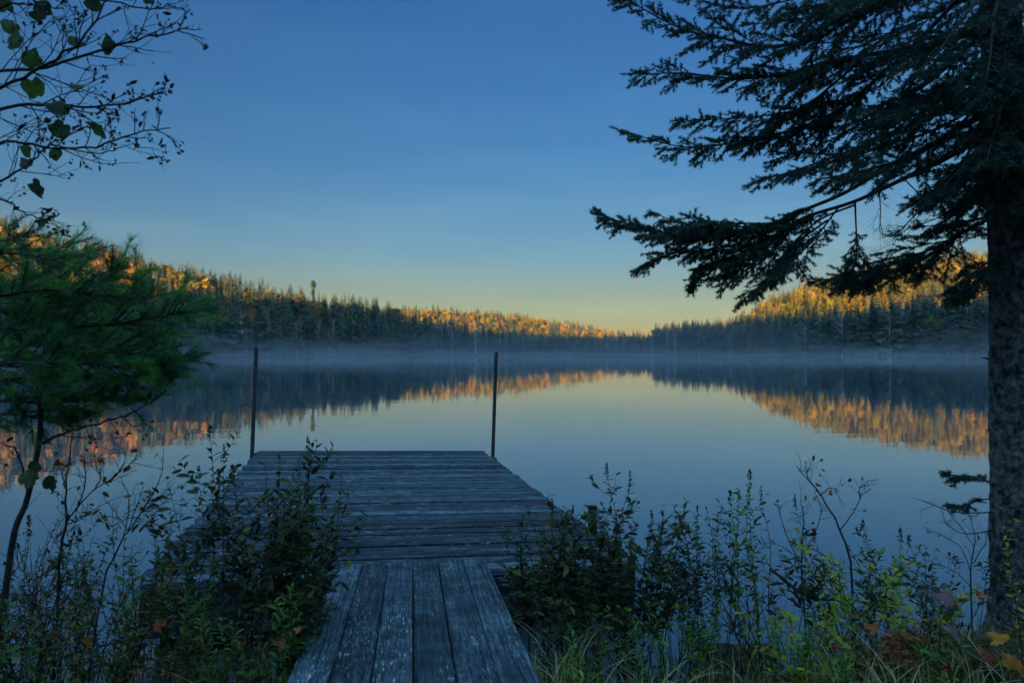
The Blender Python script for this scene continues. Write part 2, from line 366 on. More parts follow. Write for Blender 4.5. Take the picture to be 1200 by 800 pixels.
def proto_round(seed, nq=170, slim=1.0, z0=.3):
    g = np.random.default_rng(seed); mb = MB()
    mb.tube([(0, 0, -.02), (.01, 0, .35), (0, .01, .9)], .016, .004, 4, 1, .5, False)
    for _ in range(5):
        a = g.random() * 6.3; z = g.uniform(.3, .6)
        mb.tube([(0, 0, z), (math.cos(a) * .12 * slim, math.sin(a) * .12 * slim, z + .2)], .007, .002, 3, 1, .5, False)
    lob = [(np.array([g.normal(0, .09) * slim, g.normal(0, .09) * slim, g.uniform(z0 + .12, .86)]), g.uniform(.09, .17)) for _ in range(9)]
    n = nq; li = g.integers(0, 9, n)
    c = np.array([lob[i][0] for i in li]); rr = np.array([lob[i][1] for i in li])
    d = nrm(g.normal(size=(n, 3))); o = c + d * (rr * g.uniform(.55, 1.05, n))[:, None] * [slim, slim, 1]
    o[:, 2] = np.minimum(o[:, 2], 1.0)
    T = (np.array([[-.5, -.5, 0], [.5, -.4, .1], [.6, .5, -.1], [-.4, .45, .05]]), [[0, 1, 2, 3]])
    mb.place(T, o, g.normal(size=(n, 3)), nrm(d + g.normal(0, .5, (n, 3))), g.uniform(.05, .10, n), g.uniform(.05, .10, n), 0, np.clip(.5 + g.normal(0, .07, n), 0, 1))
    return mb
def proto_bare(seed):
    g = np.random.default_rng(seed); mb = MB()
    mb.tube([(0, 0, -.02), (.006, .004, .5), (0, 0, 1.0)], .012, .003, 4, 0, .8, False)
    for k in range(34):
        a = g.random() * 6.3; z = g.uniform(.35, .95); q = (1 - z) * .28 + .05
        d = np.array([math.cos(a), math.sin(a), .9]); b = np.array([0, 0, z])
        p = b + d * q * .6; mb.tube([b, p, p + d * q * .4 + g.normal(0, .02, 3)], .0045, .0012, 3, 0, g.uniform(0, .7), False)
    return mb
def pack(mb):
    return np.concatenate(mb.v), mb.f, np.concatenate(mb.r), mb.m
PC = [proto_conifer(10 + i, 1.0, th) for i, th in enumerate((1.0, .8, 1.15, .9, 1.3, .7))]
PD = [proto_round(40 + i, 170, sl) for i, sl in enumerate((1.0, .85, 1.15, .75, 1.0, .9))]
PB = [proto_bare(70 + i) for i in range(4)]
KINDP = {'c': PC, 'd': PD, 'b': PB, 'l': PC}
KINDM = {'c': [M['spruce_far'], M['trunk_far']], 'd': [M['autumn_far'], M['trunk_far']], 'b': [M['bare_far']], 'l': [M['autumn_far'], M['trunk_far']]}

def scatter_trees():
    rows = []   # x,y,z,h,w,kind,proto,rnd,zone
    def region(x0, x1, y0, y1, sp, fn):
        nx, ny = int((x1 - x0) / sp), int((y1 - y0) / sp)
        gx, gy = np.meshgrid(np.arange(nx), np.arange(ny))
        x = x0 + (gx + R.random(gx.shape) * .95) * sp; y = y0 + (gy + R.random(gx.shape) * .95) * sp
        x, y = x.ravel(), y.ravel(); u = 600 + 800 * x / y
        k = (u > -160) & (u < 1340); x, y, u = x[k], y[k], u[k]
        z = terrain(x, y); sh = interp(u, SHORE); t = y - sh
        k = (t > 2) & (z > .15); x, y, u, z, t = x[k], y[k], u[k], z[k], t[k]
        for q in zip(x, y, u, z, t):
            r = fn(*q)
            if r: rows.append((q[0], q[1], q[3] - .15, *r, q[4], q[2]))
    g = R
    def pick(u, y, z, front, hillk):
        a = vnoise(np.array(u * .021 + 3), np.array(y * .05)).item() + .5
        b = vnoise(np.array(u * .05 + 40), np.array(y * .09 + 7)).item() + .5
        return a, b
    def f_left(x, y, u, z, t):
        a, b = pick(u, y, z, 0, 0)
        top = (412.5 - interp(u, FRONT)) / 800 * y + CAMZ
        if t < 30:
            q = g.random()
            if q < .62: return ('c', max(6, min(21, (top - z))) * g.uniform(.68, 1.05), g.uniform(1.0, 1.5), g.random() * .8)
            if q < .84: return ('b', g.uniform(10, 15), 1.0, g.random())
            return ('d', g.uniform(6, 10), 1.0, g.uniform(0, .3) if g.random() < .6 else g.uniform(.7, 1))
        q = g.random()
        pc = .48 + .6 * (a - .5) + (.12 if u > 330 else 0)
        if q < pc: return ('c', g.uniform(12, 21), g.uniform(1.1, 1.6), g.random())
        if q < pc + .2: return ('l', g.uniform(11, 19), 1.5, g.uniform(.1, .5))
        if q < pc + .26: return ('b', g.uniform(10, 15), 1.0, g.random() * .7)
        return ('d', g.uniform(10, 16), g.uniform(.9, 1.2), np.clip(.2 + .95 * (b - .1) + g.normal(0, .18), 0, 1))
    def f_mid(x, y, u, z, t):
        if t < 60:
            top = (412.5 - interp(u, FRONT)) / 800 * y + CAMZ
            h = max(4, top - z) * g.uniform(.72, 1.03)
            if g.random() < .1: return ('b', h * .9, 1.0, g.random())
            if g.random() < .12: return ('d', h * .7, 1.0, g.uniform(0, .2))
            return ('c', h, g.uniform(.9, 1.3) * (1.25 if h < 11 else 1), g.random() * .7)
        a, b = pick(u, y, z, 0, 0)
        q = g.random()
        if q < .25: return ('c', g.uniform(11, 18), 1.1, g.uniform(.2, 1))
        if q < .5: return ('l', g.uniform(10, 16), 1.3, g.uniform(.1, .6))
        return ('d', g.uniform(9, 13), g.uniform(.8, 1.05), np.clip(.25 + .5 * b + g.normal(0, .2), 0, 1))
    def f_right(x, y, u, z, t):
        if t < 45:
            top = (412.5 - interp(u, FRONT)) / 800 * y + CAMZ
            h = max(5, min(28, top - z)) * g.uniform(.76, 1.04)
            if g.random() < .13: return ('b', h * .85, 1.0, g.random())
            if g.random() < .10: return ('d', h * .6, 1.0, g.uniform(0, .3))
            return ('c', h, g.uniform(1.0, 1.5), g.random() * .8)
        a, b = pick(u, y, z, 0, 0)
        q = g.random()
        if q < .15: return ('c', g.uniform(11, 18), 1.1, g.uniform(.2, 1))
        if q < .75: return ('l', g.uniform(12, 20), g.uniform(1.3, 1.8), np.clip(.25 + .2 * b + g.normal(0, .1), 0, 1))
        return ('d', g.uniform(10, 17), g.uniform(.85, 1.15), np.clip(.2 + .4 * b + g.normal(0, .16), 0, 1))
    def split(x, y, u, z, t):
        # which hill owns this spot
        hl = hill(np.array(u), np.array(y), SKY_L, DL, interp(u, SHORE) + 12, 260)
        hr = hill(np.array(u), np.array(y), SKY_R, DR, interp(u, SHORE) + 25, 350)
        if u < 470: return f_left(x, y, u, z, t) if y < 440 else (f_mid(x, y, u, z, t) if u > 380 and z > 4 and g.random() < .45 else None)
        if u < 765: return f_mid(x, y, u, z, t) if (t < 60 or (y > 500 and y < 745)) and (t < 60 or g.random() < .8) else None
        return f_right(x, y, u, z, t) if y < 555 else None
    region(-330, 480, 225, 745, 6.0, split)
    # denser front row along the water
    def frontrow(x, y, u, z, t):
        if t > 14: return None
        return split(x, y, u, z, t)
    region(-330, 420, 225, 365, 3.6, frontrow)
    return rows
rows = scatter_trees()
# trees that stand out: skyline and shore row -> objects of their own
ang = np.array([(r[2] + r[4] - CAMZ) / r[1] for r in rows]); us = np.array([r[8] for r in rows]); ts = np.array([r[7] for r in rows])
solo = {}
for b in range(-6, 134):
    k = np.where((us >= b * 10 - 20) & (us < b * 10 - 10))[0]
    if len(k): solo[int(k[np.argmax(ang[k])])] = 'skyline'
front = np.where((ts < 11))[0]; front = front[np.argsort(us[front])]
for i in front[::max(1, len(front) // 170)]: solo.setdefault(int(i), 'shore')

KL = {'c': ('spruce_tree', 'dark spruce', 'spruce'), 'd': ('autumn_tree', 'round tree in autumn colour', 'tree'), 'l': ('larch_tree', 'pointed golden larch', 'larch'), 'b': ('bare_tree', 'pale leafless tree', 'bare tree')}
mesh_cache = {}
def solo_mesh(kind, pi, rb):
    key = (kind, pi, rb)
    if key not in mesh_cache:
        pv, pf, pr, pm = pack(KINDP[kind][pi]); mb = MB(); off = 0
        mb.v = [pv]; mb.f = pf; mb.m = pm; mb.n = len(pv)
        mb.r = [np.clip(pr - .5 + (rb + .5) / 5, 0, 1)]
        nm = KL[kind][0]
        o = mb.build(nm, KINDM[kind]); mesh_cache[key] = o.data; bpy.data.objects.remove(o)
    return mesh_cache[key]
TONE = ['olive', 'gold', 'golden orange', 'orange', 'rusty brown']
def place_name(u):
    if u < 300: return 'the left hill', 'left of the left dock pole'
    if u < 588: return 'the low slope', 'between the two dock poles'
    if u < 775: return 'the far low hills', 'right of the right dock pole'
    return 'the right hill', 'below the right golden hill'

stuffrows = []
for i, r in enumerate(rows):
    x, y, z, kind, h, wd, rn, t, u = r
    if i not in solo: stuffrows.append(r); continue
    nm, what, cat = KL[kind]
    hillname, shorename = place_name(u)
    pi = i % len(KINDP[kind]); rb = int(min(4, rn * 5))
    o = bpy.data.objects.new(nm, solo_mesh(kind, pi, rb)); COL.objects.link(o)
    s_ = h * wd if kind != 'b' else h
    o.location = (x, y, z); o.scale = (s_, s_, h); o.rotation_euler = (0, 0, (i * 2.4) % 6.28)
    if kind == 'd': what = TONE[rb] + ' autumn tree'
    lab = f'{what} on the skyline of {hillname}' if solo[i] == 'skyline' else f'{what} in the misty far shore row, {shorename}'
    tag(o, lab, cat, f'{what}s ' + ('along the skyline of ' + hillname if solo[i] == 'skyline' else 'in the far shore row ' + shorename))

def forest(name, kind):
    mb = MB()
    rr = [r for r in stuffrows if r[3] == kind]
    packs = [pack(p) for p in KINDP[kind]]
    for pi, (pv, pf, pr, pm) in enumerate(packs):
        sel = [r for k, r in enumerate(rr) if k % len(packs) == pi]
        if not sel: continue
        A = np.array([(r[0], r[1], r[2], r[4], r[5], r[6]) for r in sel]); N = len(A)
        th = R.random(N) * 6.28; c, s_ = np.cos(th), np.sin(th)
        wx = A[:, 3] * (A[:, 4] if kind != 'b' else 1)
        X = A[:, 0, None] + wx[:, None] * (pv[None, :, 0] * c[:, None] - pv[None, :, 1] * s_[:, None])
        Y = A[:, 1, None] + wx[:, None] * (pv[None, :, 0] * s_[:, None] + pv[None, :, 1] * c[:, None])
        Z = A[:, 2, None] + A[:, 3, None] * pv[None, :, 2]
        n0 = mb.n
        mb.v.append(np.stack([X, Y, Z], -1).reshape(-1, 3).astype(np.float32)); mb.n += N * len(pv)
        mb.r.append(np.clip(pr[None] - .5 + A[:, 5, None], 0, 1).ravel().astype(np.float32))
        byw = {}
        for f, m in zip(pf, pm): byw.setdefault((f.shape[1], int(m[0])), []).append(f)
        for (wdt, mi), fl in byw.items():
            f = np.concatenate(fl)
            F = (f[None] + (n0 + np.arange(N) * len(pv))[:, None, None]).reshape(-1, wdt)
            mb.f.append(F); mb.m.append(np.full(len(F), mi, np.int32))
    o = mb.build(name, KINDM[kind]); tag(o, kind='stuff'); return o
tag(forest('spruce_forest', 'c'), 'mass of dark spruces behind the shore row and over the hills', 'forest')
tag(forest('autumn_forest', 'd'), 'mass of orange and gold autumn trees covering the hills', 'forest')
tag(forest('larch_forest', 'l'), 'mass of golden pointed larches over the sunlit hills', 'forest')
tag(forest('bare_forest', 'b'), 'mass of pale bare trunks among the dark shore trees', 'forest')
def shade_woods():  # out-of-view spruces added behind and beside the viewer to block sky light
    mb = MB(); g = np.random.default_rng(12); n = 0
    packs = [pack(p) for p in PC]
    while n < 110:
        x, y = g.uniform(-38, 42), g.uniform(-40, 16)
        if x < 4 and y > -9: continue
        if y > 4 and abs(x) < 14 + (y - 4) * 1.6: continue
        if y > -3.5 and -7 < x < 4.5: continue
        z = float(terrain(x, y))
        if z < .2: continue
        h = g.uniform(11, 20); pv, pf, pr, pm = packs[n % 6]; th = g.random() * 6.28; c, s_ = math.cos(th), math.sin(th)
        V = np.stack([x + h * (pv[:, 0] * c - pv[:, 1] * s_), y + h * (pv[:, 0] * s_ + pv[:, 1] * c), z + h * pv[:, 2]], -1)
        n0 = mb.n; mb.v.append(V.astype(np.float32)); mb.n += len(V); mb.r.append(pr)
        for q, m in zip(pf, pm): mb.f.append(q + n0); mb.m.append(m)
        n += 1
    tag(mb.build('spruce_forest', KINDM['c']), 'unseen spruce woods behind and beside the viewer, added to block sky light', 'forest', kind='stuff')
shade_woods()
# the lone tall pine on the left ridge
def lone_pine():
    p0 = P(367, 352, 405); p1 = P(367, 328, 405); z0 = terrain(p0[0], 405.) - .2
    t = thing('lone_pine', (p0[0], 405, float(z0)), 'tall lone pine with a tufted top rising above the left ridge', 'pine')
    H = p1[2] - z0; mb = MB(); mb.tube([(0, 0, 0), (.1, 0, H * .5), (0, 0, H)], .62, .25, 7); mb.build('trunk', M['twig'], t)
    mb = MB(); g = np.random.default_rng(5); n = 260
    c = nrm(g.normal(size=(n, 3))) * (g.random(n) ** .4)[:, None] * [2.1, 2.1, 2.6]; c[:, :2] *= np.clip(1.15 - (c[:, 2:] + 3.4) / 8, .3, 1)
    c[:, 2] += H - 2.4; k = g.random(n) < .3; c[k, 2] -= g.uniform(2.5, 6.5, k.sum()); c[k, :2] *= .75
    T = (np.array([[-.5, -.5, 0], [.5, -.4, .1], [.6, .5, -.1], [-.4, .45, .05]]), [[0, 1, 2, 3]])
    mb.place(T, c, g.normal(size=(n, 3)) * [1, 1, .3], g.normal(size=(n, 3)) * .5 + [0, 0, 1], g.uniform(.6, 1.2, n), g.uniform(.5, 1, n), 0, g.uniform(.3, 1, n)); mb.build('crown', M['spruce_far'], t)
lone_pine()

# ------------------------------------------------------------------ dock
def build_dock():
    NL = np.array([-2.078, 3.831, .45]); yaw = rad(13.5); roll = rad(1.9); W, LEN = 2.98, 5.32
    t = thing('wooden_dock', NL, 'weathered grey plank dock platform reaching out over the lake', 'dock')
    t.rotation_euler = (0, roll, yaw)
    g = np.random.default_rng(21)
    mb = MB(); y = 0.0; nails = MB()
    while y < LEN - .02:
        w_ = .138; gap = g.uniform(.009, .024)
        a, b = -.02 + g.normal(0, .012), W + .02 + g.normal(0, .014)
        dz = g.normal(0, .004); tw = g.normal(0, .0015)
        n0 = len(mb.v); mb.box(a, b, y, min(y + w_, LEN), -.038 + dz, dz, 0, g.random(), .004)
        for xx in (.06, W * .5, W - .06):
            for yy in (.03, .105):
                th = np.arange(6) / 6 * 6.283
                nails.add(np.stack([xx + g.normal(0, .005) + .007 * np.cos(th), y + yy + .007 * np.sin(th), np.full(6, dz + .0012)], -1), [list(range(6))])
        y += w_ + gap
    o = mb.build('deck_planks', M['deck'], t)
    nails.build('nail_head', M['rust'], o)['kind'] = 'stuff'
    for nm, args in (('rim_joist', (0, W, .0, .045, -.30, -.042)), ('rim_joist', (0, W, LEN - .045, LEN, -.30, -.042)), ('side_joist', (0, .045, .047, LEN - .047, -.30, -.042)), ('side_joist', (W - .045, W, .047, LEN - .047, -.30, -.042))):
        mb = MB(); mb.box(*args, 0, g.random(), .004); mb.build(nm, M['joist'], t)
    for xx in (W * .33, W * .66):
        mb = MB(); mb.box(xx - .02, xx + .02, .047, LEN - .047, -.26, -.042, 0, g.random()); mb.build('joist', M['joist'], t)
    def pole(x, y, z0, z1, nm='pole', r=.025, m='pipe'):
        mb = MB(); mb.tube([(x, y, z0), (x, y, z1)], r, r, 12); mb.tube([(x, y, z1 - .004), (x, y, z1 + .002)], r * .8, r * .8, 12, 0)
        o = mb.build(nm, M[m], t)
        mb = MB(); s = 1 if x > W / 2 else -1; e = W if s > 0 else 0
        mb.box(min(e + s * .002, x + s * .045), max(e + s * .002, x + s * .05), y - .05, y + .05, -.22, -.06, 0, .5, .006); mb.build('bracket', M['pipe'], o)
        return o
    pole(-.05, LEN - .35, -1.6, 1.36); pole(W + .11, LEN - .22, -1.6, 1.40)
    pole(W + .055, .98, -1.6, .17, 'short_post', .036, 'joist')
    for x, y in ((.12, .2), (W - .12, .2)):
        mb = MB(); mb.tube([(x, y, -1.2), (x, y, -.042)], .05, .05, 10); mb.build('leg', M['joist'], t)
build_dock()

def build_gangway():
    far = np.array([-.614, 4.27]); near = np.array([-.344, 2.427]); d2 = near - far; ln = np.linalg.norm(d2); d2 /= ln
    ext = 1.15; zf, zn = .452, .575; slope = (zn - zf) / ln; LG = ln + ext
    yaw = math.atan2(d2[0], -d2[1])   # local -y runs from dock to shore
    t = thing('wooden_gangway', (far[0], far[1], zf), 'narrow gangway of six weathered planks resting on the near dock edge', 'gangway')
    t.rotation_euler = (-math.atan(slope), 0, yaw)
    g = np.random.default_rng(8); Wp = .148
    nails = MB(); mb = MB()
    for k in range(6):
        x0 = (k - 3) * .1515 + g.normal(0, .001); e = g.normal(0, .006)
        mb.box(x0, x0 + Wp - g.uniform(0, .003), -LG, e, -.04 + g.normal(0, .001), g.normal(0, .0022), 0, (.75, .12, .45, .2, .35, .55)[k], .005)
        for yy in (-.06, -.72, -1.35, -1.95):
            for xx in (.035, .11):
                th = np.arange(6) / 6 * 6.283
                nails.add(np.stack([x0 + xx + g.normal(0, .006) + .006 * np.cos(th), yy + g.normal(0, .008) + .006 * np.sin(th), np.full(6, .0045)], -1), [list(range(6))])
    o = mb.build('gangway_planks', M['gang'], t); nails.build('nail_head', M['rust'], o)['kind'] = 'stuff'
    for xx in (-.40, 0, .40):
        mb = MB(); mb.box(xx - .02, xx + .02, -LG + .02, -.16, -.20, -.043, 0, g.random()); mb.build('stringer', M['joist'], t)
build_gangway()

# ------------------------------------------------------------------ leaf templates
def ell(ws, ts, fold=.25, droop=.12):
    V, F = [], []
    for t, w_ in zip(ts, ws):
        z = -droop * t * t
        V += [(t, w_ / 2, z + fold * w_ * .25), (t, 0, z), (t, -w_ / 2, z + fold * w_ * .25)]
    for i in range(len(ts) - 1):
        a = i * 3; F += [[a, a + 1, a + 4, a + 3], [a + 1, a + 2, a + 5, a + 4]]
    return np.array(V), F
LANCE = ell([.12, .75, 1, .7, .05], [0, .25, .5, .78, 1])
OVAL = ell([.1, .8, 1, .85, .45, .04], [0, .18, .42, .68, .88, 1], .3, .2)
def ragged(seed, n=15, lob=0):
    g = np.random.default_rng(seed); V = [(.45, 0, .03)]; th = np.arange(n) / n * 6.283
    for k, a in enumerate(th):
        r = .5 * g.uniform(.8, 1.12)
        if g.random() < .18: r *= .62
        V.append((.5 - .5 * math.cos(a) * r / .5, math.sin(a) * r, g.normal(0, .035) - .12 * abs(math.sin(a))))
    return np.array(V), [[0, 1 + (k + 1) % n, 1 + k] for k in range(n)]
RAG = [ragged(i) for i in range(5)]
def maple(seed):
    g = np.random.default_rng(seed); pts = [(-.02, 0)]
    for s in (1,):
        prof = [(.05, .12), (-.02, .34), (.12, .30), (.16, .52), (.26, .46), (.34, .66), (.44, .5), (.46, .22), (.60, .30), (.70, .22), (.76, .27), (1.0, 0)]
        up = [(x, y) for x, y in prof]; lo = [(x, -y) for x, y in prof[::-1][1:]]
    pts = pts + up + lo; V = [(.35, 0, .02)] + [(x, y * .95, -.28 * y * y + g.normal(0, .03) + .1 * (x - .5) ** 2) for x, y in pts]; n = len(pts)
    return np.array(V), [[0, 1 + k, 1 + (k + 1) % n] for k in range(n)]
MAP = [maple(i) for i in range(3)]
NEED = (np.array([(0, .5, 0), (0, -.5, 0), (.6, -.4, 0), (1, 0, 0), (.6, .4, 0)]), [[0, 1, 2, 3, 4]])
NTRI = (np.array([(0, .5, 0), (0, -.5, 0), (1, 0, 0)]), [[0, 1, 2]])

def bez(pts, n):
    """smooth polyline through control points"""
    p = np.asarray(pts, float); k = len(p)
    if k == 2: return p[0] + (p[1] - p[0]) * np.linspace(0, 1, n)[:, None]
    q = np.concatenate([[2 * p[0] - p[1]], p, [2 * p[-1] - p[-2]]])
    out = []
    for t in np.linspace(0, k - 1 - 1e-6, n):
        i = int(t); f = t - i; a, b, c, d = q[i:i + 4]
        out.append(.5 * (2 * b + (c - a) * f + (2 * a - 5 * b + 4 * c - d) * f * f + (3 * b - a - 3 * c + d) * f ** 3))
    return np.array(out)

# ------------------------------------------------------------------ shrubs
def shrub(name, label, cat, px, d, top, ns, spread, group=None, kind='leaf_dark', T=LANCE, L=.064, W=.38, leafy=.52, dens=1.0, lean=(0, 0), seed=0, head=.04, side=8, r0=.0032, bent=.38, stemm='stem', tone=(0, 1)):
    g = np.random.default_rng(1000 + seed)
    x0 = (px - 600) / 800 * d; z0 = max(float(terrain(x0, d)), -.12)
    H = CAMZ + (412.5 - top) / 800 * d - z0
    t = thing(name, (x0, d, z0), label, cat, group)
    for i in range(ns):
        a = g.random() * 6.28; q = spread * math.sqrt(g.random())
        b = np.array([math.cos(a) * q * .55, math.sin(a) * q * .5, -.04])
        b[2] = max(float(terrain(x0 + b[0], d + b[1])), -.15) - z0 - .03
        h = H * (1.0 if i == 0 else g.uniform(.55, .98))
        out = np.array([math.cos(a) * q * bent * 2.4 + lean[0] * h, math.sin(a) * q * bent * 2 + lean[1] * h, 0])
        tip = b + out + [0, 0, h - b[2] - .03 - .15 * abs(lean[0])]
        wob = g.normal(0, .022 * h, (2, 3)) * [1, 1, .2]
        c = bez([b, b + (tip - b) * [.22, .22, .36] + wob[0], b + (tip - b) * [.58, .58, .7] + wob[1], tip], 10)
        st = MB(); st.tube(c, np.linspace(r0 * g.uniform(.8, 1.25), r0 * .3, 10), None, 5, 0, g.random())
        fo = MB(); segs = [(c, leafy)]
        nsd = max(0, int(side * g.uniform(.6, 1.4)))
        for k in range(nsd):
            f = g.uniform(.52, .94); i0 = int(f * 9); o = c[i0]; aa = g.random() * 6.28; ll = H * g.uniform(.10, .24) * (1.25 - f * .6)
            e = o + np.array([math.cos(aa) * .75, math.sin(aa) * .75, .7]) * ll
            s2 = bez([o, o + (e - o) * [.6, .6, .4], e], 6); st.tube(s2, r0 * .45, r0 * .2, 4, 0, .5, False); segs.append((s2, .75))
        for s2, lf in segs:
            ln = np.linalg.norm(np.diff(s2, axis=0), axis=1).sum(); n = max(3, int(ln * lf / (L * .30) * dens))
            f = (1 - lf) + lf * (np.arange(n) + g.random(n) * .6) / n; f = np.clip(f, 0, 1)
            if dens < 9:
                f = f[g.random(n) < .88]; n = len(f)
            if not n: continue
            xx = f * (len(s2) - 1); ii = np.minimum(xx.astype(int), len(s2) - 2); ff = (xx - ii)[:, None]
            o = s2[ii] * (1 - ff) + s2[ii + 1] * ff; tg = nrm(s2[ii + 1] - s2[ii])
            an = np.arange(n) * 2.4 + g.normal(0, .4, n); rd = np.stack([np.cos(an), np.sin(an), 0 * an], -1)
            dr = nrm(rd + tg * g.uniform(.2, 1.0, n)[:, None] + g.normal(0, .15, (n, 3)))
            dead = g.random(n) < .12; dr[dead] = nrm(dr[dead] * [1, 1, .2] + [0, 0, -.9])
            up = nrm(tg + [0, 0, .6] + g.normal(0, .35, (n, 3)))
            sz = L * g.uniform(.6, 1.15, n) * (1 - .35 * f ** 3)
            tn = np.clip(g.normal(.45, .28, n), 0, 1) * (tone[1] - tone[0]) + tone[0]
            fo.place(T, o, dr, up, sz, sz * W * g.uniform(.8, 1.2, n), 0, tn)
        so_ = st.build('stem', M[stemm], t)
        if fo.n: fo.build('foliage', M[kind], so_)
        if g.random() < head or (i == 0 and head > 0):
            hd = MB(); n = 46; hh = g.uniform(.05, .09); f = g.random(n)
            o = tip + np.stack([g.normal(0, .0065, n) * (1.2 - f), g.normal(0, .0065, n) * (1.2 - f), f * hh - .01], -1)
            hd.place(NEED, o, g.normal(size=(n, 3)) + [0, 0, .8], g.normal(size=(n, 3)), .011, .007, 0, g.random(n)); hd.build('seed_head', M['cone'], so_)
    return t

GB = 'leafy shrubs along the near shore'
SH = [
 # name,label, px,d,top,ns,spread,kwargs
 ('tall leafy shrub with a dark seed spike in front of the left dock pole', 325, 3.15, 500, 13, .26, dict(lean=(.0, 0), dens=1.15)),
 ('leafy shrub left of the tallest one, in front of the dock corner', 272, 3.25, 530, 7, .2, dict(dens=.9)),
 ('dark shrub whose thin stems lean right across the gangway edge', 358, 3.0, 575, 9, .10, dict(lean=(.13, 0), side=3, dens=1.0, leafy=.5)),
 ('sparse thin shrub with narrow leaves left of the dock over water', 205, 3.35, 556, 8, .22, dict(dens=.7, leafy=.5)),
 ('low dense leafy shrub on the right side of the gangway', 628, 3.6, 588, 8, .16, dict(dens=1.1)),
 ('broad dense leafy shrub covering the right dock corner', 672, 3.55, 568, 14, .26, dict(dens=1.2)),
 ('tall slender shrub with a seed spike right of the short dock post', 742, 3.6, 556, 10, .20, dict(dens=1.1, leafy=.7)),
 ('dense shrub with drooping pointed leaves right of the dock corner', 712, 3.55, 622, 9, .26, dict(dens=1.15)),
 ('open leafy shrub over the water between the seed spike and the vine', 795, 3.75, 612, 9, .26, dict(dens=1.0, L=.05)),
 ('tall thin shrub with pointed leaves standing before open water', 835, 3.8, 585, 9, .2, dict(dens=1.0, L=.05, leafy=.75)),
 ('tall bright green vine like shrub with spaced oval leaves', 880, 3.7, 552, 4, .14, dict(kind='leaf_green', T=OVAL, W=.5, L=.042, dens=.75, leafy=.85, lean=(-.10, 0), side=2)),
 ('sparse dark twiggy shrub behind the green vine like shrub', 925, 4.0, 590, 8, .3, dict(dens=.45, leafy=.5)),
 ('leafy shrub with small dark leaves left of the yellowing bush', 985, 3.85, 600, 9, .3, dict(dens=.6, leafy=.6)),
 ('yellowing bush with rounded leaves in the middle right shore', 1030, 3.6, 618, 13, .34, dict(kind='leaf_yellow', T=OVAL, W=.5, L=.048, dens=.8, tone=(.05, .7), side=6)),
 ('dark leafy shrub rising behind the yellowing bush', 1088, 3.75, 617, 9, .3, dict(dens=1.0, L=.05, W=.34)),
 ('thin leafy shrub with seed spike left of the spruce trunk', 1130, 3.6, 640, 7, .26, dict(dens=.7, L=.045)),
 ('pale yellow green sapling in front of the spruce trunk', 1205, 2.75, 590, 5, .16, dict(kind='leaf_yellow', T=OVAL, W=.5, L=.034, dens=.65, tone=(.1, .6), lean=(-.04, 0), side=3, leafy=.8)),
 ('rust leaved low shrub at the far right bottom', 1065, 3.3, 705, 10, .34, dict(kind='leaf_rust', T=OVAL, W=.55, L=.04, dens=.6)),
 ('low brown leaved shrub under the yellowing bush', 1000, 3.35, 700, 9, .3, dict(kind='leaf_rust', T=OVAL, W=.55, L=.036, dens=.55, tone=(0, .8))),
 ('dark leafy shrub between the tallest shrub and the gangway', 345, 3.25, 522, 8, .16, dict(dens=1.1)),
 ('dense dark small leaved shrub at the left edge', 10, 2.75, 575, 16, .32, dict(dens=1.0, L=.032, W=.4, kind='leaf_dark')),
 ('dark tangled shrub with reddish leaves low at the left edge', 48, 2.6, 622, 18, .34, dict(dens=.8, L=.028, W=.45, kind='leaf_rust', tone=(0, .3))),
 ('twiggy shrub with few curled leaves left of the dock', 165, 3.2, 548, 9, .26, dict(dens=.45, L=.034, leafy=.45, lean=(.06, 0))),
 ('low tangled shrub in front of the open water on the left', 105, 2.7, 655, 16, .36, dict(dens=.7, L=.03, W=.4)),
 ('low dark shrub at the bottom left, below the dock corner', 195, 2.75, 690, 14, .34, dict(dens=.8, L=.03, W=.4, kind='leaf_rust', tone=(0, .45))),
 ('low brushy shrub under the dock front edge', 300, 2.75, 665, 12, .26, dict(dens=.7, L=.034, leafy=.7)),
 ('low leafy shrub in the shade under the right dock corner', 672, 3.25, 668, 10, .2, dict(dens=.9, L=.05, W=.32)),
 ('low weedy shrub below the open water right of the dock', 770, 3.3, 690, 11, .32, dict(dens=.8, L=.038, kind='leaf_green', tone=(0, .5))),
 ('low yellow green shrub beside the dark wet rock', 925, 3.25, 692, 8, .26, dict(kind='leaf_yellow', T=OVAL, W=.55, L=.045, dens=.7, tone=(0, .5))),
]
for k, (lab, px, d, top, ns, sp_, kw) in enumerate(SH):
    shrub('shrub', lab, 'shrub', px, d, top, ns, sp_, GB, seed=k, **kw)
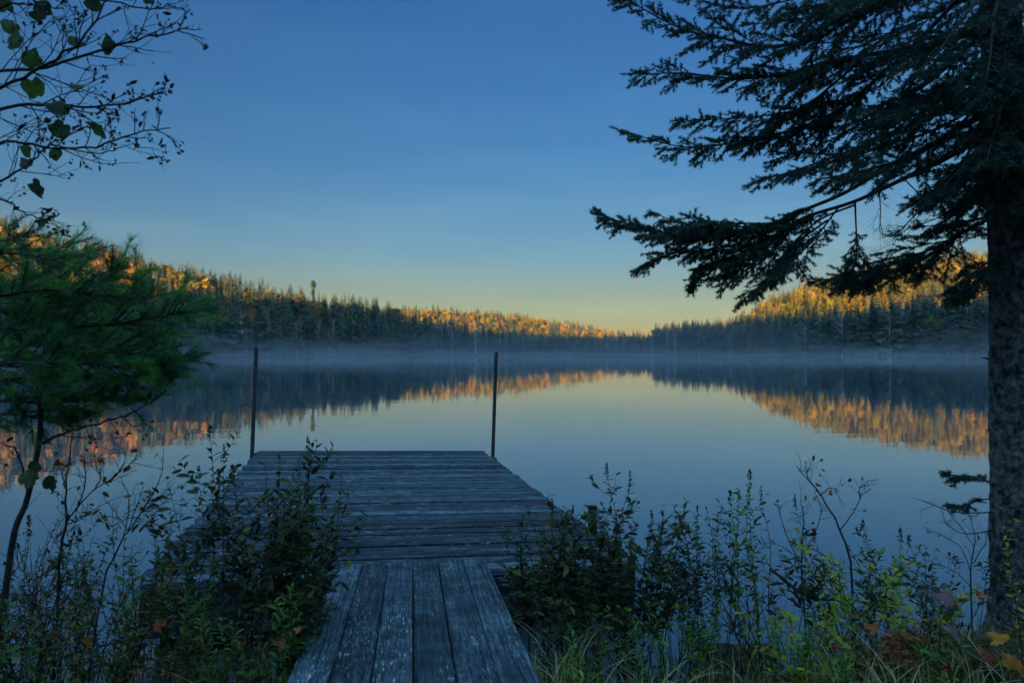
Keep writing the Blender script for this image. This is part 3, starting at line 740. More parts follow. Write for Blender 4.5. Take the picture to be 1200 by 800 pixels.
FB = [
 ('upright green leafed weed at the left, below bare shrub', 88, 2.75, 640, 2), ('green leafed weed in front of the dock left corner', 152, 2.8, 628, 3), ('green weed beside the left dock corner post', 200, 2.85, 648, 3),
 ('short green weed in the grass at left bottom', 128, 2.6, 690, 3), ('green leafy weed at the shaded dock front', 340, 2.75, 668, 3), ('small green weed growing beside the gangway left edge', 352, 2.7, 690, 4),
 ('clump of green weeds at the lower left frame corner', 30, 2.45, 680, 5), ('green weed between the bare shrub and the dock', 235, 2.8, 640, 4), ('broad green weed low by the left gangway edge', 300, 2.55, 720, 5), ('green weed among dry grass left of the gangway', 255, 2.5, 715, 4), ('tall green weed left of the twiggy shrub', 115, 2.75, 640, 3),
 ('green weed under the open leafy shrub on the right', 820, 3.3, 680, 4), ('yellow green weed at the bottom right of the rock', 985, 2.95, 730, 5), ('light green weed below the spruce trunk', 1090, 3.0, 715, 4), ('green weed at the right gangway edge', 655, 2.8, 745, 4),
 ('fresh green weed right of the gangway in the grass', 770, 3.1, 715, 4), ('bright green weed on the right bank below the vine', 925, 3.1, 705, 5), ('dark green weed left of the tussock', 690, 3.05, 735, 3), ('tall green weed in the yellowing bush', 1012, 3.4, 655, 3),
]
for k, (lab, px, d, top, ns) in enumerate(FB):
    shrub('leafy_weed', lab, 'weed', px, d, top, ns if px > 420 else max(1, ns - 1), .09, 'green weeds in the shore grass', seed=100 + k, kind='leaf_green', tone=(0, .5 if px < 420 else .85), L=.058, W=.28, dens=2.0, leafy=.85, head=0, side=1, r0=.003, bent=.4)

# ------------------------------------------------------------------ bare twiggy shrubs
def twigs(mb, o, d, ln, r, depth, g, tips, curl=.25, kids=3, spread=.7):
    n = 6; pts = [o]; dd = nrm(d)
    for i in range(n - 1):
        dd = nrm(dd + g.normal(0, curl / 2, 3) * [1, 1, .6] + [0, 0, .03]); pts.append(pts[-1] + dd * ln / (n - 1))
    pts = np.array(pts); mb.tube(pts, r, r * .5, 5 if depth > 1 else 4, 0, g.random(), False)
    if depth == 0: tips.append((pts[-1], dd)); return
    for k in range(kids):
        i = int(np.clip(n * (.3 + .65 * (k + g.random() * .6) / kids), 1, n - 1))
        sd = nrm(np.cross(dd, g.normal(size=3))); twigs(mb, pts[i], dd + sd * spread * g.uniform(.7, 1.2), ln * g.uniform(.45, .7), r * .55, depth - 1, g, tips, curl, kids, spread)
    tips.append((pts[-1], dd))
def bare_shrub(label, px, d, top, ns, seed, lean=0.0, cone=True):
    g = np.random.default_rng(300 + seed); x0 = (px - 600) / 800 * d; z0 = max(float(terrain(x0, d)), -.12)
    H = CAMZ + (412.5 - top) / 800 * d - z0
    t = thing('bare_shrub', (x0, d, z0), label, 'bare shrub', 'leafless twiggy shrubs on the shore')
    for i in range(ns):
        mb = MB(); tips = []
        twigs(mb, np.array([g.normal(0, .05), g.normal(0, .05), -.05]), np.array([lean + g.normal(0, .16), g.normal(0, .12), 1.]), H * g.uniform(.6, .8), .0055, 2, g, tips, .22, 4, .6)
        o = mb.build('stem', M['stem'], t)
        if cone:
            hd = MB(); p = np.array([q[0] for q in tips]); k = g.random(len(p)) < .3; p = p[k]
            if len(p): hd.place(OVAL, p, g.normal(size=(len(p), 3)) + [0, 0, -.4], g.normal(size=(len(p), 3)), g.uniform(.015, .035, len(p)), .012, 0, g.random(len(p))); hd.build('foliage', M['cone'], o)
def path_shrub(label, d, paths, seed, r=.0065):
    g = np.random.default_rng(700 + seed); b = P(*paths[0][0], d); b[2] = max(float(terrain(b[0], b[1])), -.12)
    t = thing('bare_shrub', b, label, 'bare shrub', 'leafless twiggy shrubs on the shore')
    for k, pp in enumerate(paths):
        pts = [P(x, y, d + .04 * k * g.normal(0, .5)) - b for x, y in pp]
        if k == 0: pts[0] = np.array([0, 0, -.05])
        c = bez(pts, 16); c[1:] += g.normal(0, .002, (15, 3)); mb = MB(); mb.tube(c, r if k == 0 else r * .5, r * .25, 6); tips = []
        for _ in range(5 if k else 7):
            i0 = g.integers(6, 16); twigs(mb, c[i0], nrm(c[i0] - c[i0 - 1]) + g.normal(0, .55, 3), g.uniform(.05, .13), r * .22, 1, g, tips, .3, 2, .7)
        o = mb.build('stem', M['twig'], t)
        hd = MB(); p = np.array([q[0] for q in tips]); p = p[g.random(len(p)) < .22]
        if len(p): hd.place(OVAL, p, g.normal(size=(len(p), 3)) + [0, 0, -.6], g.normal(size=(len(p), 3)), g.uniform(.015, .045, len(p)), g.uniform(.01, .02, len(p)), 0, g.random(len(p))); hd.build('foliage', M['leaf_rust'], o)
path_shrub('bare forked shrub standing before the water at far left', 2.9, [[(60, 735), (70, 660), (78, 610), (77, 575), (83, 530), (84, 495)], [(78, 612), (95, 588), (110, 574), (130, 562), (145, 543), (150, 522)], [(92, 592), (98, 575), (100, 560), (99, 538)], [(110, 574), (118, 560), (117, 548)], [(130, 562), (142, 551), (160, 538)], [(78, 615), (98, 604), (110, 597)], [(76, 570), (73, 556), (76, 540)]], 1)
path_shrub('slim leafless shrub leaning right between the far left shrub and the dock', 3.0, [[(96, 750), (118, 700), (132, 655), (150, 622), (165, 600), (188, 560), (192, 530)], [(150, 622), (138, 604), (124, 586)], [(150, 622), (160, 595), (168, 570)], [(132, 655), (146, 625), (152, 585), (142, 560)], [(165, 600), (185, 585), (205, 565)]], 2, .005)
path_shrub('crooked leafless shrub over the water left of the yellowing bush', 3.9, [[(1000, 715), (998, 670), (985, 622), (965, 585), (950, 565), (938, 552), (933, 545)], [(950, 566), (946, 556), (948, 548)], [(985, 620), (1000, 600), (1010, 580), (1022, 572)], [(1008, 584), (1007, 572), (1014, 566)], [(960, 580), (972, 572), (985, 575)]], 3, .007)
path_shrub('pale leafless shrub in the water right of the green vine', 4.0, [[(945, 705), (940, 655), (942, 610), (938, 585)], [(940, 660), (925, 635), (915, 605), (912, 590)], [(940, 650), (955, 625), (962, 600), (960, 590)], [(941, 670), (930, 650), (900, 630)], [(942, 640), (965, 650), (985, 680)]], 4, .006)
path_shrub('thin leafless bush just left of the spruce trunk', 3.9, [[(1140, 715), (1138, 670), (1142, 630), (1138, 605)], [(1138, 670), (1125, 640), (1105, 628), (1085, 618)], [(1140, 660), (1155, 635), (1158, 615)], [(1140, 690), (1120, 670), (1095, 660)], [(1141, 640), (1128, 620), (1120, 610)]], 5, .005)
for k, a in enumerate([
 ('low leafless brush in the water at bottom left', 60, 3.0, 640, 5, 6, .0), ('low leafless brush under the open water right of the dock', 760, 3.5, 660, 4, 7, .0), ('low leafless brush around the dark wet rock', 880, 3.7, 665, 4, 8, .0), ('low leafless brush beneath the dark shrub by the trunk', 1090, 3.7, 680, 4, 9, .0)]):
    bare_shrub(*a)

# ------------------------------------------------------------------ alder on the left (trunk low at left, crown reaching in at the top)
def build_alder():
    g = np.random.default_rng(77)
    b = P(-14, 720, 2.5); b[2] = float(terrain(b[0], b[1]))
    t = thing('alder_tree', b, 'slender alder at left with bare branches and few ragged green leaves', 'alder')
    def loc(p): return np.asarray(p) - b
    tr = bez([loc([b[0], b[1], b[2] - .05]), loc(P(12, 650, 2.5)), loc(P(32, 584, 2.52)), loc(P(47, 505, 2.55)), loc(P(40, 450, 2.6)), loc(P(-5, 370, 2.75)), loc(P(-60, 280, 2.7)), loc(P(-110, 160, 2.6)), loc(P(-150, -80, 2.6))], 40)
    mb = MB(); mb.tube(tr, np.linspace(.0115, .005, 40), None, 8); mb.build('trunk', M['twig'], t, True)
    def branch(pp, r0, leaves, cones, ntw=10, tl=.16, name='branch'):
        pts = bez([loc(P(*p)) for p in pp], 24); mb = MB(); pts[1:-1] += g.normal(0, .003, (22, 3)); mb.tube(pts, r0, r0 * .3, 6)
        tips = []
        for k in range(ntw):
            i = int(4 + 19 * (k + g.random()) / ntw); i = min(i, 22); dd = nrm(pts[i + 1] - pts[i])
            sd = nrm(np.cross(dd, [0, 1, 0])) * g.choice([-1, 1]) + g.normal(0, .3, 3)
            twigs(mb, pts[i], dd * .8 + sd * .65, tl * g.uniform(.5, 1.2) * (1.15 - .75 * k / ntw), r0 * .38, 1, g, tips, .3, 3, .8)
        o = mb.build(name, M['twig'], t)
        for (x, y, d_, sz) in leaves:
            p = loc(P(x, y, d_)); a = g.normal(size=3) * [1, .3, .6] + [.5, 0, -.3]
            lf = MB(); sz *= .86; lf.place(RAG[g.integers(5)], p - nrm(a) * sz * .5, a, np.array([g.normal(0, .4), -1, g.normal(0, .5)]), sz, sz * .95, 0, g.random()); lf.build('leaf', M['leaf_alder'], o)
        cn = MB()
        allp = [q[0] for q in tips]
        for p in allp:
            if g.random() < cones:
                m = g.integers(1, 4)
                for _ in range(m):
                    q = p + g.normal(0, .006, 3); cn.place(OVAL, [q] * 4, g.normal(0, .35, (4, 3)) + [.3, 0, -.6], g.normal(size=(4, 3)), .010, .006, 0, g.random())
            elif g.random() < .35:
                cn.place(LANCE, [p], g.normal(0, .5, 3) + [.4, 0, .4], g.normal(size=3), g.uniform(.02, .035), .012, 0, g.random())
        if cn.n: cn.build('foliage', M['cone'], o)  # mesh holds the alder cones together with some dry leaves
    D = 2.3
    branch([(-60, 40, D + .2), (0, 8, D), (40, 6, D - .05), (75, 12, D - .1)], .006, [(48, 12, D, .085), (5, 6, D, .07)], .4, 8)
    branch([(-90, 140, D + .3), (-20, 90, D + .1), (50, 80, D), (110, 62, D), (150, 50, D), (200, 38, D + .05), (222, 31, D + .05)], .0065, [(125, 52, D, .08), (90, 48, D, .07), (45, 14, D + .02, .07)], .45, 16, .2)
    branch([(-80, 150, D + .2), (0, 103, D), (60, 73, D - .05), (110, 30, D - .05), (130, -30, D - .05)], .007, [(37, 68, D, .08), (15, 45, D, .1), (12, 30, D, .07)], .5, 14, .2)
    branch([(-90, 170, D + .2), (0, 128, D), (60, 122, D), (110, 126, D + .05), (160, 118, D + .05), (195, 107, D + .05)], .0065, [(38, 103, D, .1), (90, 100, D, .06), (67, 124, D - .02, .085)], .65, 16, .17)
    branch([(-80, 200, D + .2), (0, 168, D), (50, 172, D), (110, 172, D), (160, 155, D), (200, 150, D)], .006, [(70, 150, D, .085), (112, 153, D, .085), (30, 176, D, .06)], .65, 14, .17)
    branch([(60, 170, D), (110, 180, D), (150, 172, D), (198, 178, D)], .003, [(30, 190, D, .06)], .8, 8, .1)
    branch([(-60, 240, D + .2), (0, 212, D), (30, 196, D), (60, 170, D), (100, 150, D)], .005, [(65, 180, D, .06), (42, 222, D, .09)], .5, 10, .15)
    branch([(-60, 225, D + .2), (0, 234, D), (30, 250, D), (55, 258, D), (68, 266, D)], .004, [(50, 260, D, .05)], .8, 9, .1)
    branch([(-50, 285, D + .1), (0, 282, D), (30, 272, D), (45, 258, D), (60, 263, D)], .003, [], .6, 5, .08)
    branch([(-60, 20, D + .2), (20, -10, D), (90, -5, D), (170, 10, D), (200, 5, D)], .005, [(108, 3, D, .07), (175, 0, D, .05)], .4, 10, .14)
    branch([(50, 519, 2.53), (80, 505, 2.5), (130, 492, 2.48), (165, 478, 2.47), (198, 456, 2.47)], .006, [], .7, 8, .12)
    branch([(34, 577, 2.52), (20, 530, 2.5), (0, 518, 2.5), (-30, 500, 2.5)], .004, [(34, 560, 2.48, .085), (58, 567, 2.5, .07), (40, 548, 2.5, .06)], .3, 5, .1)
build_alder()

# ------------------------------------------------------------------ needle-covered shoots
def shoots(mb, A, B, nper, ln, wd, g, fwd=.8, flat=0.0, rnd=(0, 1)):
    """needles along many straight shoots A->B (arrays)"""
    A, B = np.asarray(A), np.asarray(B); l = np.linalg.norm(B - A, axis=1); cnt = np.maximum(3, (l * nper).astype(int))
    idx = np.repeat(np.arange(len(A)), cnt); n = len(idx); f = g.random(n)
    d = nrm(B - A)[idx]; o = A[idx] + (B - A)[idx] * f[:, None]
    rdv = g.normal(size=(n, 3)); rdv -= (rdv * d).sum(1, keepdims=True) * d; rdv = nrm(rdv)
    if flat: rdv[:, 2] *= (1 - flat); rdv = nrm(rdv)
    dr = nrm(rdv + d * fwd * g.uniform(.6, 1.4, n)[:, None])
    base = g.uniform(*rnd, len(A))[idx]
    mb.place(NTRI, o, dr, g.normal(size=(n, 3)), ln * g.uniform(.7, 1.15, n), wd, 0, np.clip(base + g.normal(0, .12, n), 0, 1))

def build_pine():
    g = np.random.default_rng(55); d0 = 2.75
    b = P(-130, 760, d0); b[2] = float(terrain(b[0], b[1]))
    t = thing('white_pine', b, 'bushy young pine with soft dark green needles at the left edge', 'pine')
    def loc(p): return np.asarray(p) - b
    top = P(-110, 150, d0)
    mb = MB(); mb.tube(bez([loc([b[0], b[1], b[2] - .1]), loc(P(-120, 450, d0)), loc(top)], 12), .035, .012, 8); mb.build('trunk', M['twig'], t, True)
    limbs = [
     [(-115, 330, d0), (-40, 300, d0 - .1), (40, 300, d0 - .15), (120, 325, d0 - .1), (135, 326, d0 - .1)],
     [(-118, 400, d0), (-20, 385, d0 - .15), (40, 385, d0 - .2), (133, 380, d0 - .2), (190, 370, d0 - .2), (224, 363, d0 - .2)],
     [(20, 385, d0 - .2), (60, 362, d0 - .15), (80, 345, d0 - .15)], [(133, 380, d0 - .2), (155, 355, d0 - .15), (173, 338, d0 - .15)],
     [(-118, 440, d0), (0, 410, d0), (60, 402, d0 - .1), (120, 410, d0 - .2), (180, 417, d0 - .2), (218, 420, d0 - .2)],
     [(-118, 460, d0), (0, 445, d0 - .2), (80, 440, d0 - .25), (150, 442, d0 - .25), (186, 442, d0 - .25)],
     [(-118, 480, d0), (0, 470, d0 - .1), (60, 472, d0 - .2), (110, 468, d0 - .2), (152, 470, d0 - .2)],
     [(-116, 500, d0), (0, 485, d0 - .1), (50, 490, d0 - .15), (90, 488, d0 - .15)],
     [(-116, 360, d0), (-20, 345, d0), (40, 350, d0 + .05), (90, 340, d0), (125, 350, d0)],
     [(-116, 380, d0), (-40, 420, d0 + .15), (30, 430, d0 + .2), (100, 425, d0 + .15), (150, 400, d0 + .1)],
     [(-118, 350, d0), (-30, 350, d0 - .2), (50, 340, d0 - .25), (110, 345, d0 - .25), (160, 352, d0 - .25)],
     [(-118, 420, d0), (-20, 425, d0 - .3), (60, 425, d0 - .35), (140, 430, d0 - .3), (178, 432, d0 - .3)],
     [(-118, 400, d0), (0, 365, d0 + .1), (80, 375, d0 + .1), (150, 385, d0 + .05), (200, 392, d0)],
     [(-114, 290, d0), (-40, 280, d0), (0, 290, d0), (50, 295, d0), (85, 300, d0)],
     [(-114, 320, d0), (-40, 330, d0 + .2), (10, 335, d0 + .2), (70, 372, d0 + .15), (130, 400, d0 + .1)],
    ]
    for k, lp in enumerate(limbs):
        pts = bez([loc(P(*p)) for p in lp], 30); mb = MB(); mb.tube(pts, .008 if len(lp) > 3 else .005, .003, 6)
        A, B = [], []
        ln = np.linalg.norm(np.diff(pts, axis=0), axis=1).sum(); ns = int(ln / .017)
        for s_ in range(ns):
            f = .22 + .78 * (s_ + g.random()) / ns; i = min(int(f * 29), 28); dd = nrm(pts[i + 1] - pts[i])
            sd = g.normal(size=3) * [1, 1, .35]; sd -= sd.dot(dd) * dd; sd = nrm(sd)
            e = pts[i] + (dd * .75 + sd * .75 + [0, 0, .1]) * g.uniform(.07, .22) * (1.15 - .5 * f); mb.tube([pts[i], e], .0022, .0015, 4, 0, .5, False)
            A.append(pts[i] * .6 + e * .4); B.append(e)
        A.append(pts[-4]); B.append(pts[-1]); A.append(pts[-7]); B.append(pts[-4])
        o = mb.build('branch', M['twig'], t); fo = MB(); shoots(fo, A, B, 850, .052, .0021, g, 1.35, .35, (0, 1)); fo.build('foliage', M['pine'], o)
build_pine()

# ------------------------------------------------------------------ big spruce at right
def build_spruce():
    g = np.random.default_rng(99); d0 = 3.8
    b = P(1195, 705, d0); b[2] = float(terrain(b[0], b[1])) - .02
    t = thing('spruce_tree', b, 'large dark spruce at right whose long boughs hang over the lake', 'spruce')
    def loc(p): return np.asarray(p) - b
    cl = bez([loc([b[0], b[1], b[2] - .1]), loc([b[0], b[1], b[2] + .15]), loc(P(1192, 560, d0)), loc(P(1188, 400, d0)), loc(P(1184, 250, d0)), loc(P(1174, 60, d0)), loc(P(1166, -250, d0)), loc(P(1160, -700, d0))], 260)
    n = 56; th = np.arange(n) / n * 6.283
    rr = np.interp(cl[:, 2], [-.1, 0, .12, .35, 1, 2.2, 4.5], [.25, .2, .16, .135, .124, .11, .085])
    V = []
    for i, (c, r) in enumerate(zip(cl, rr)):
        fl = 1 + (.30 * np.maximum(0, 1 - c[2] / .3)) * np.clip(np.sin(th * 4 + 1), 0, 1) + .06 * vnoise(np.cos(th) * 3 + 7, np.sin(th) * 3 + c[2] * 2) + .07 * vnoise(th * 5.1 + 3, np.full(n, c[2] * 22)) + .05 * vnoise(th * 8.9 + 30, np.full(n, c[2] * 40 + 9))
        V.append(np.stack([c[0] + r * fl * np.cos(th), c[1] + r * fl * np.sin(th), np.full(n, c[2])], -1))
    i = np.arange(259)[:, None] * n; j = np.arange(n)[None]
    mb = MB(); mb.add(np.concatenate(V), np.stack([i + j, i + (j + 1) % n, i + n + (j + 1) % n, i + n + j], -1).reshape(-1, 4))
    for k in range(46):   # bark knots and dead stubs
        i0 = g.integers(20, 150); a = g.uniform(2.6, 6.2); p = cl[i0] + np.array([math.cos(a), math.sin(a), 0]) * rr[i0] * .97
        dd = np.array([math.cos(a), math.sin(a), g.normal(0, .4)]); mb.tube([p, p + dd * g.uniform(.01, .05)], g.uniform(.004, .013), .003, 6, 0)
    mb.build('trunk', M['bark'], t, True)
    def bough(lp, r0=.014, sec=.5, dens=1.0, droop=.3, bare=.12, up=.0, tone=(0, .9)):
        pts = bez([loc(P(*p)) for p in lp], 40); mb = MB(); mb.tube(pts, np.linspace(r0, .0025, 40), None, 7)
        ln = np.linalg.norm(np.diff(pts, axis=0), axis=1).sum(); ns = int(ln / .036 * dens); A, B = [pts[-3]], [pts[-1] + (pts[-1] - pts[-3]) * .3]
        for s_ in range(ns):
            f = bare + (1 - bare) * (s_ + g.random() * .8) / ns; i = min(int(f * 39), 38); dd = nrm(pts[i + 1] - pts[i])
            hz = np.cross(dd, [0, 0, 1.]); hz = nrm(hz); side = (1 if s_ % 2 else -1)
            L2 = sec * 1.15 * (1.08 - f) ** .75 * g.uniform(.55, 1.1) * min(1, .35 + (f - bare) * 3.5)
            d2 = nrm(dd * g.uniform(.6, .95) + hz * side * .7 + [0, 0, g.normal(up, .3) - .15])
            m = 8; q = [pts[i]]; cur = d2.copy()
            for _ in range(m - 1):
                cur = nrm(cur + [0, 0, -droop * .07] + g.normal(0, .05, 3)); q.append(q[-1] + cur * L2 / (m - 1))
            q = np.array(q); mb.tube(q, .0035, .0012, 4, 0, .5, False)
            nt_ = max(3, int(L2 / .032 * dens))
            for v in range(nt_):
                h = .12 + .86 * (v + g.random() * .7) / nt_; jx = min(int(h * (m - 1)), m - 2); o = q[jx] + (q[jx + 1] - q[jx]) * (h * (m - 1) - jx); d3 = nrm(q[jx + 1] - q[jx])
                h2 = nrm(np.cross(d3, [0, 0, 1.])); l3 = g.uniform(.05, .115) * (1.2 - .6 * h) * min(1, L2 / .25 + .3)
                e = o + nrm(d3 * .8 + h2 * (1 if v % 2 else -1) * .7 + [0, 0, g.normal(-.05, .35)]) * l3; A.append(o); B.append(e)
            A.append(q[-3]); B.append(q[-1] + cur * .03); A.append(q[2]); B.append(q[-3])
        o = mb.build('bough', M['twig'], t); fo = MB(); shoots(fo, A, B, 850, .024, .0048, g, .7, .25, tone); fo.build('foliage', M['needle'], o)
    d = d0
    bough([(1168, -60, d), (1100, -25, d + .1), (1048, 0, d + .25), (998, 22, d + .4), (950, 48, d + .5), (892, 54, d + .6), (843, 44, d + .7), (796, 33, d + .8), (735, 0, d + .9), (712, -14, d + .95)], .016, .5)
    bough([(1170, 38, d), (1143, 39, d + .05), (1084, 54, d + .2), (1014, 65, d + .4), (967, 75, d + .5), (920, 88, d + .6), (860, 92, d + .7), (800, 86, d + .8), (735, 87, d + .9)], .02, .55)
    bough([(1160, -40, d), (1122, 0, d + .15), (1077, 47, d + .3), (1021, 99, d + .5), (985, 128, d + .6), (930, 152, d + .75), (870, 165, d + .85), (800, 172, d + .95), (722, 151, d + 1.05)], .015, .5, bare=.3)
    bough([(1014, 66, d + .4), (975, 100, d + .5), (940, 126, d + .6), (900, 135, d + .65), (840, 140, d + .7), (789, 142, d + .75)], .009, .42)
    bough([(1168, 120, d), (1110, 160, d + .1), (1047, 192, d + .3), (990, 226, d + .45), (940, 247, d + .6), (892, 267, d + .7), (840, 276, d + .8), (780, 275, d + .9), (735, 262, d + 1.0), (697, 250, d + 1.05)], .017, .5, bare=.42)
    bough([(890, 266, d + .7), (840, 265, d + .72), (800, 262, d + .75), (760, 247, d + .8)], .007, .28, droop=.5)
    bough([(1168, 150, d), (1110, 185, d + .1), (1060, 209, d + .25), (1002, 236, d + .4), (940, 256, d + .55), (900, 282, d + .65), (860, 300, d + .7), (825, 312, d + .75), (808, 338, d + .8)], .017, .42, bare=.45, droop=.6)
    bough([(1002, 240, d + .4), (960, 258, d + .45), (925, 290, d + .5), (900, 325, d + .52), (865, 357, d + .55)], .007, .30, bare=.3, droop=.7)
    bough([(970, 258, d + .5), (930, 285, d + .55), (890, 305, d + .6), (850, 322, d + .65), (818, 318, d + .7)], .007, .36)
    bough([(945, 256, d + .6), (890, 283, d + .68), (830, 292, d + .78), (775, 300, d + .85), (745, 316, d + .9)], .007, .34)
    bough([(985, 240, d + .45), (950, 285, d + .4), (915, 315, d + .4), (885, 345, d + .42)], .006, .3)
    bough([(900, 262, d + .7), (850, 262, d + .6), (800, 268, d + .6), (748, 280, d + .6)], .006, .3)
    bough([(1002, 236, d + .4), (1003, 262, d + .4), (1004, 290, d + .4), (1000, 315, d + .42), (985, 330, d + .45)], .006, .32, bare=.3, droop=.9)
    bough([(1172, 255, d), (1147, 262, d + .1), (1102, 287, d + .4), (1040, 311, d + .8), (1000, 322, d + 1.0), (950, 330, d + 1.2)], .012, .5, bare=.2)
    bough([(1120, 280, d + .3), (1075, 308, d + .6), (1040, 322, d + .9), (1010, 330, d + 1.1), (985, 322, d + 1.25)], .008, .45)
    bough([(1172, 250, d), (1140, 258, d + .1), (1110, 262, d + .2), (1072, 267, d + .35)], .007, .22)
    bough([(1172, 300, d), (1150, 312, d - .15), (1135, 328, d - .25), (1118, 350, d - .3)], .007, .25, dens=1.2, droop=.7)
    bough([(1174, 305, d), (1158, 318, d + .1), (1140, 335, d + .15), (1125, 350, d + .2)], .006, .22, dens=1.2, droop=.7)
    # inner boughs filling the upper right
    fill = [
     [(1168, -120, d), (1120, -70, d + .1), (1040, -25, d + .3), (950, -5, d + .5), (860, 10, d + .7), (790, -12, d + .8)],
     [(1168, 80, d), (1110, 120, d + .1), (1060, 140, d + .2), (1000, 175, d + .3), (930, 200, d + .4), (880, 215, d + .5)],
     [(1168, 100, d), (1120, 150, d - .1), (1060, 185, d - .2), (1010, 200, d - .3), (960, 210, d - .35)],
     [(1168, 20, d), (1120, 70, d + .2), (1070, 110, d + .4), (1020, 140, d + .5), (960, 170, d + .6), (900, 190, d + .7)],
     [(1168, 60, d), (1130, 90, d - .1), (1090, 110, d - .25), (1050, 130, d - .35), (1010, 130, d - .4)],
     [(1172, 140, d), (1150, 175, d - .15), (1120, 210, d - .25), (1095, 235, d - .3)],
     [(1172, 95, d), (1150, 140, d - .25), (1130, 190, d - .4), (1100, 225, d - .5)],
     [(1172, 130, d), (1180, 170, d - .3), (1185, 205, d - .5), (1180, 235, d - .6)],
     [(1172, 100, d), (1195, 125, d - .2), (1215, 150, d - .4), (1240, 180, d - .5)],
     [(1172, 160, d), (1160, 190, d + .15), (1140, 225, d + .25), (1120, 248, d + .35)],
     [(1172, 30, d), (1185, 70, d - .3), (1190, 130, d - .5), (1175, 180, d - .65)],
     [(1168, -30, d), (1130, 20, d - .2), (1100, 60, d - .35), (1070, 90, d - .45)],
     [(1172, -60, d), (1195, -10, d - .3), (1205, 40, d - .5), (1195, 90, d - .6)],
     [(1168, 110, d), (1100, 150, d + .4), (1040, 170, d + .8), (980, 190, d + 1.2), (920, 205, d + 1.5)],
     [(1168, 60, d), (1110, 100, d + .4), (1050, 125, d + .9), (980, 150, d + 1.4)],
     [(1168, -20, d), (1110, 10, d + .4), (1040, 40, d + .9), (970, 70, d + 1.3), (900, 95, d + 1.6)],
     [(1168, -80, d), (1110, -30, d + .4), (1030, -5, d + .9), (950, 20, d + 1.3), (870, 30, d + 1.6)],
     [(1172, 180, d), (1150, 200, d + .3), (1110, 225, d + .7), (1060, 245, d + 1.1)],
     [(1168, -160, d), (1120, -100, d - .2), (1050, -40, d - .3), (980, 0, d - .4), (910, 20, d - .4)],
     [(1185, 30, d), (1180, 80, d - .35), (1170, 140, d - .6), (1155, 190, d - .75)],
     [(1180, -40, d), (1165, 20, d - .4), (1160, 70, d - .6), (1150, 120, d - .7)],
     [(1185, 90, d), (1190, 130, d - .3), (1185, 180, d - .5), (1178, 225, d - .6)],
     [(1180, 140, d), (1165, 175, d - .2), (1150, 210, d - .35), (1140, 240, d - .4)],
     [(1172, 170, d), (1190, 200, d - .1), (1205, 225, d - .2), (1215, 250, d - .2)],
    ]
    for lp in fill: bough(lp, .011, .42, .8, .4, .15)
    # dead bare twigs under the crown and a small low spray
    for k, lp in enumerate([[(1060, 210, d + .25), (1080, 235, d + .2), (1065, 260, d + .2), (1050, 275, d + .2)], [(1100, 225, d), (1070, 255, d), (1055, 270, d), (1045, 285, d)], [(1030, 222, d + .3), (1032, 250, d + .3), (1031, 268, d + .3)], [(1130, 235, d), (1100, 255, d), (1060, 270, d), (1045, 290, d)], [(1168, 600, d), (1120, 600, d + .3), (1090, 590, d + .4)], [(1168, 620, d), (1130, 625, d + .2), (1105, 612, d + .3)]]):
        pts = bez([loc(P(*p)) for p in lp], 12); mb = MB(); mb.tube(pts, .004, .0015, 5); tips = []
        for _ in range(8):
            i0 = g.integers(2, 11); twigs(mb, pts[i0], nrm(pts[i0] - pts[i0 - 1]) + g.normal(0, .6, 3), g.uniform(.06, .14), .0016, 1, g, tips, .3, 3, .8)
        mb.build('dead_twig', M['twig'], t)
    bough([(1172, 575, d), (1150, 560, d + .15), (1125, 557, d + .25), (1108, 556, d + .3)], .005, .16, 1.3, .3, .2)
    bough([(1172, 585, d), (1150, 585, d + .15), (1130, 592, d + .25), (1112, 590, d + .3)], .004, .12, 1.0, .3, .3)
    # moss at the foot
    hz = MB(); mo = 260; a = g.random(mo) * 6.283; zz = g.random(mo) ** 2 * .3; rr_ = np.interp(zz, [0, .12, .35], [.22, .175, .146]) * 1.02
    return t
build_spruce()

# ------------------------------------------------------------------ grass, litter, leaves, rock
def on_gang(x, y):
    f = (4.27 - y) / 1.843; cx = -.614 + .27 * f
    return (abs(x - cx) < .50) & (y < 4.4)
def blades(mb, n, xy, hr, wr, g, tone, spread=.5, seg=5, arch=.8):
    for k in range(n):
        x, y = xy[k]; z = max(float(terrain(x, y)), -.06) - .01; h = g.uniform(*hr); a = g.random() * 6.28; w_ = g.uniform(*wr)
        d = np.array([math.cos(a), math.sin(a)]); s_ = np.array([-d[1], d[0], 0]); q = g.uniform(.1, spread) * h; t = np.linspace(0, 1, seg)
        c = np.stack([x + d[0] * q * t ** 2, y + d[1] * q * t ** 2, z + h * (t - arch * g.uniform(.1, .9) * t ** 3 * .6)], -1)
        ww = (w_ * (1 - t ** 1.5) + .0004)[:, None] * s_
        V = np.stack([c + ww, c - ww], 1).reshape(-1, 3); F = [[2 * i, 2 * i + 1, 2 * i + 3, 2 * i + 2] for i in range(seg - 1)]
        mb.add(V, F, 0, np.clip(tone(g), 0, 1))
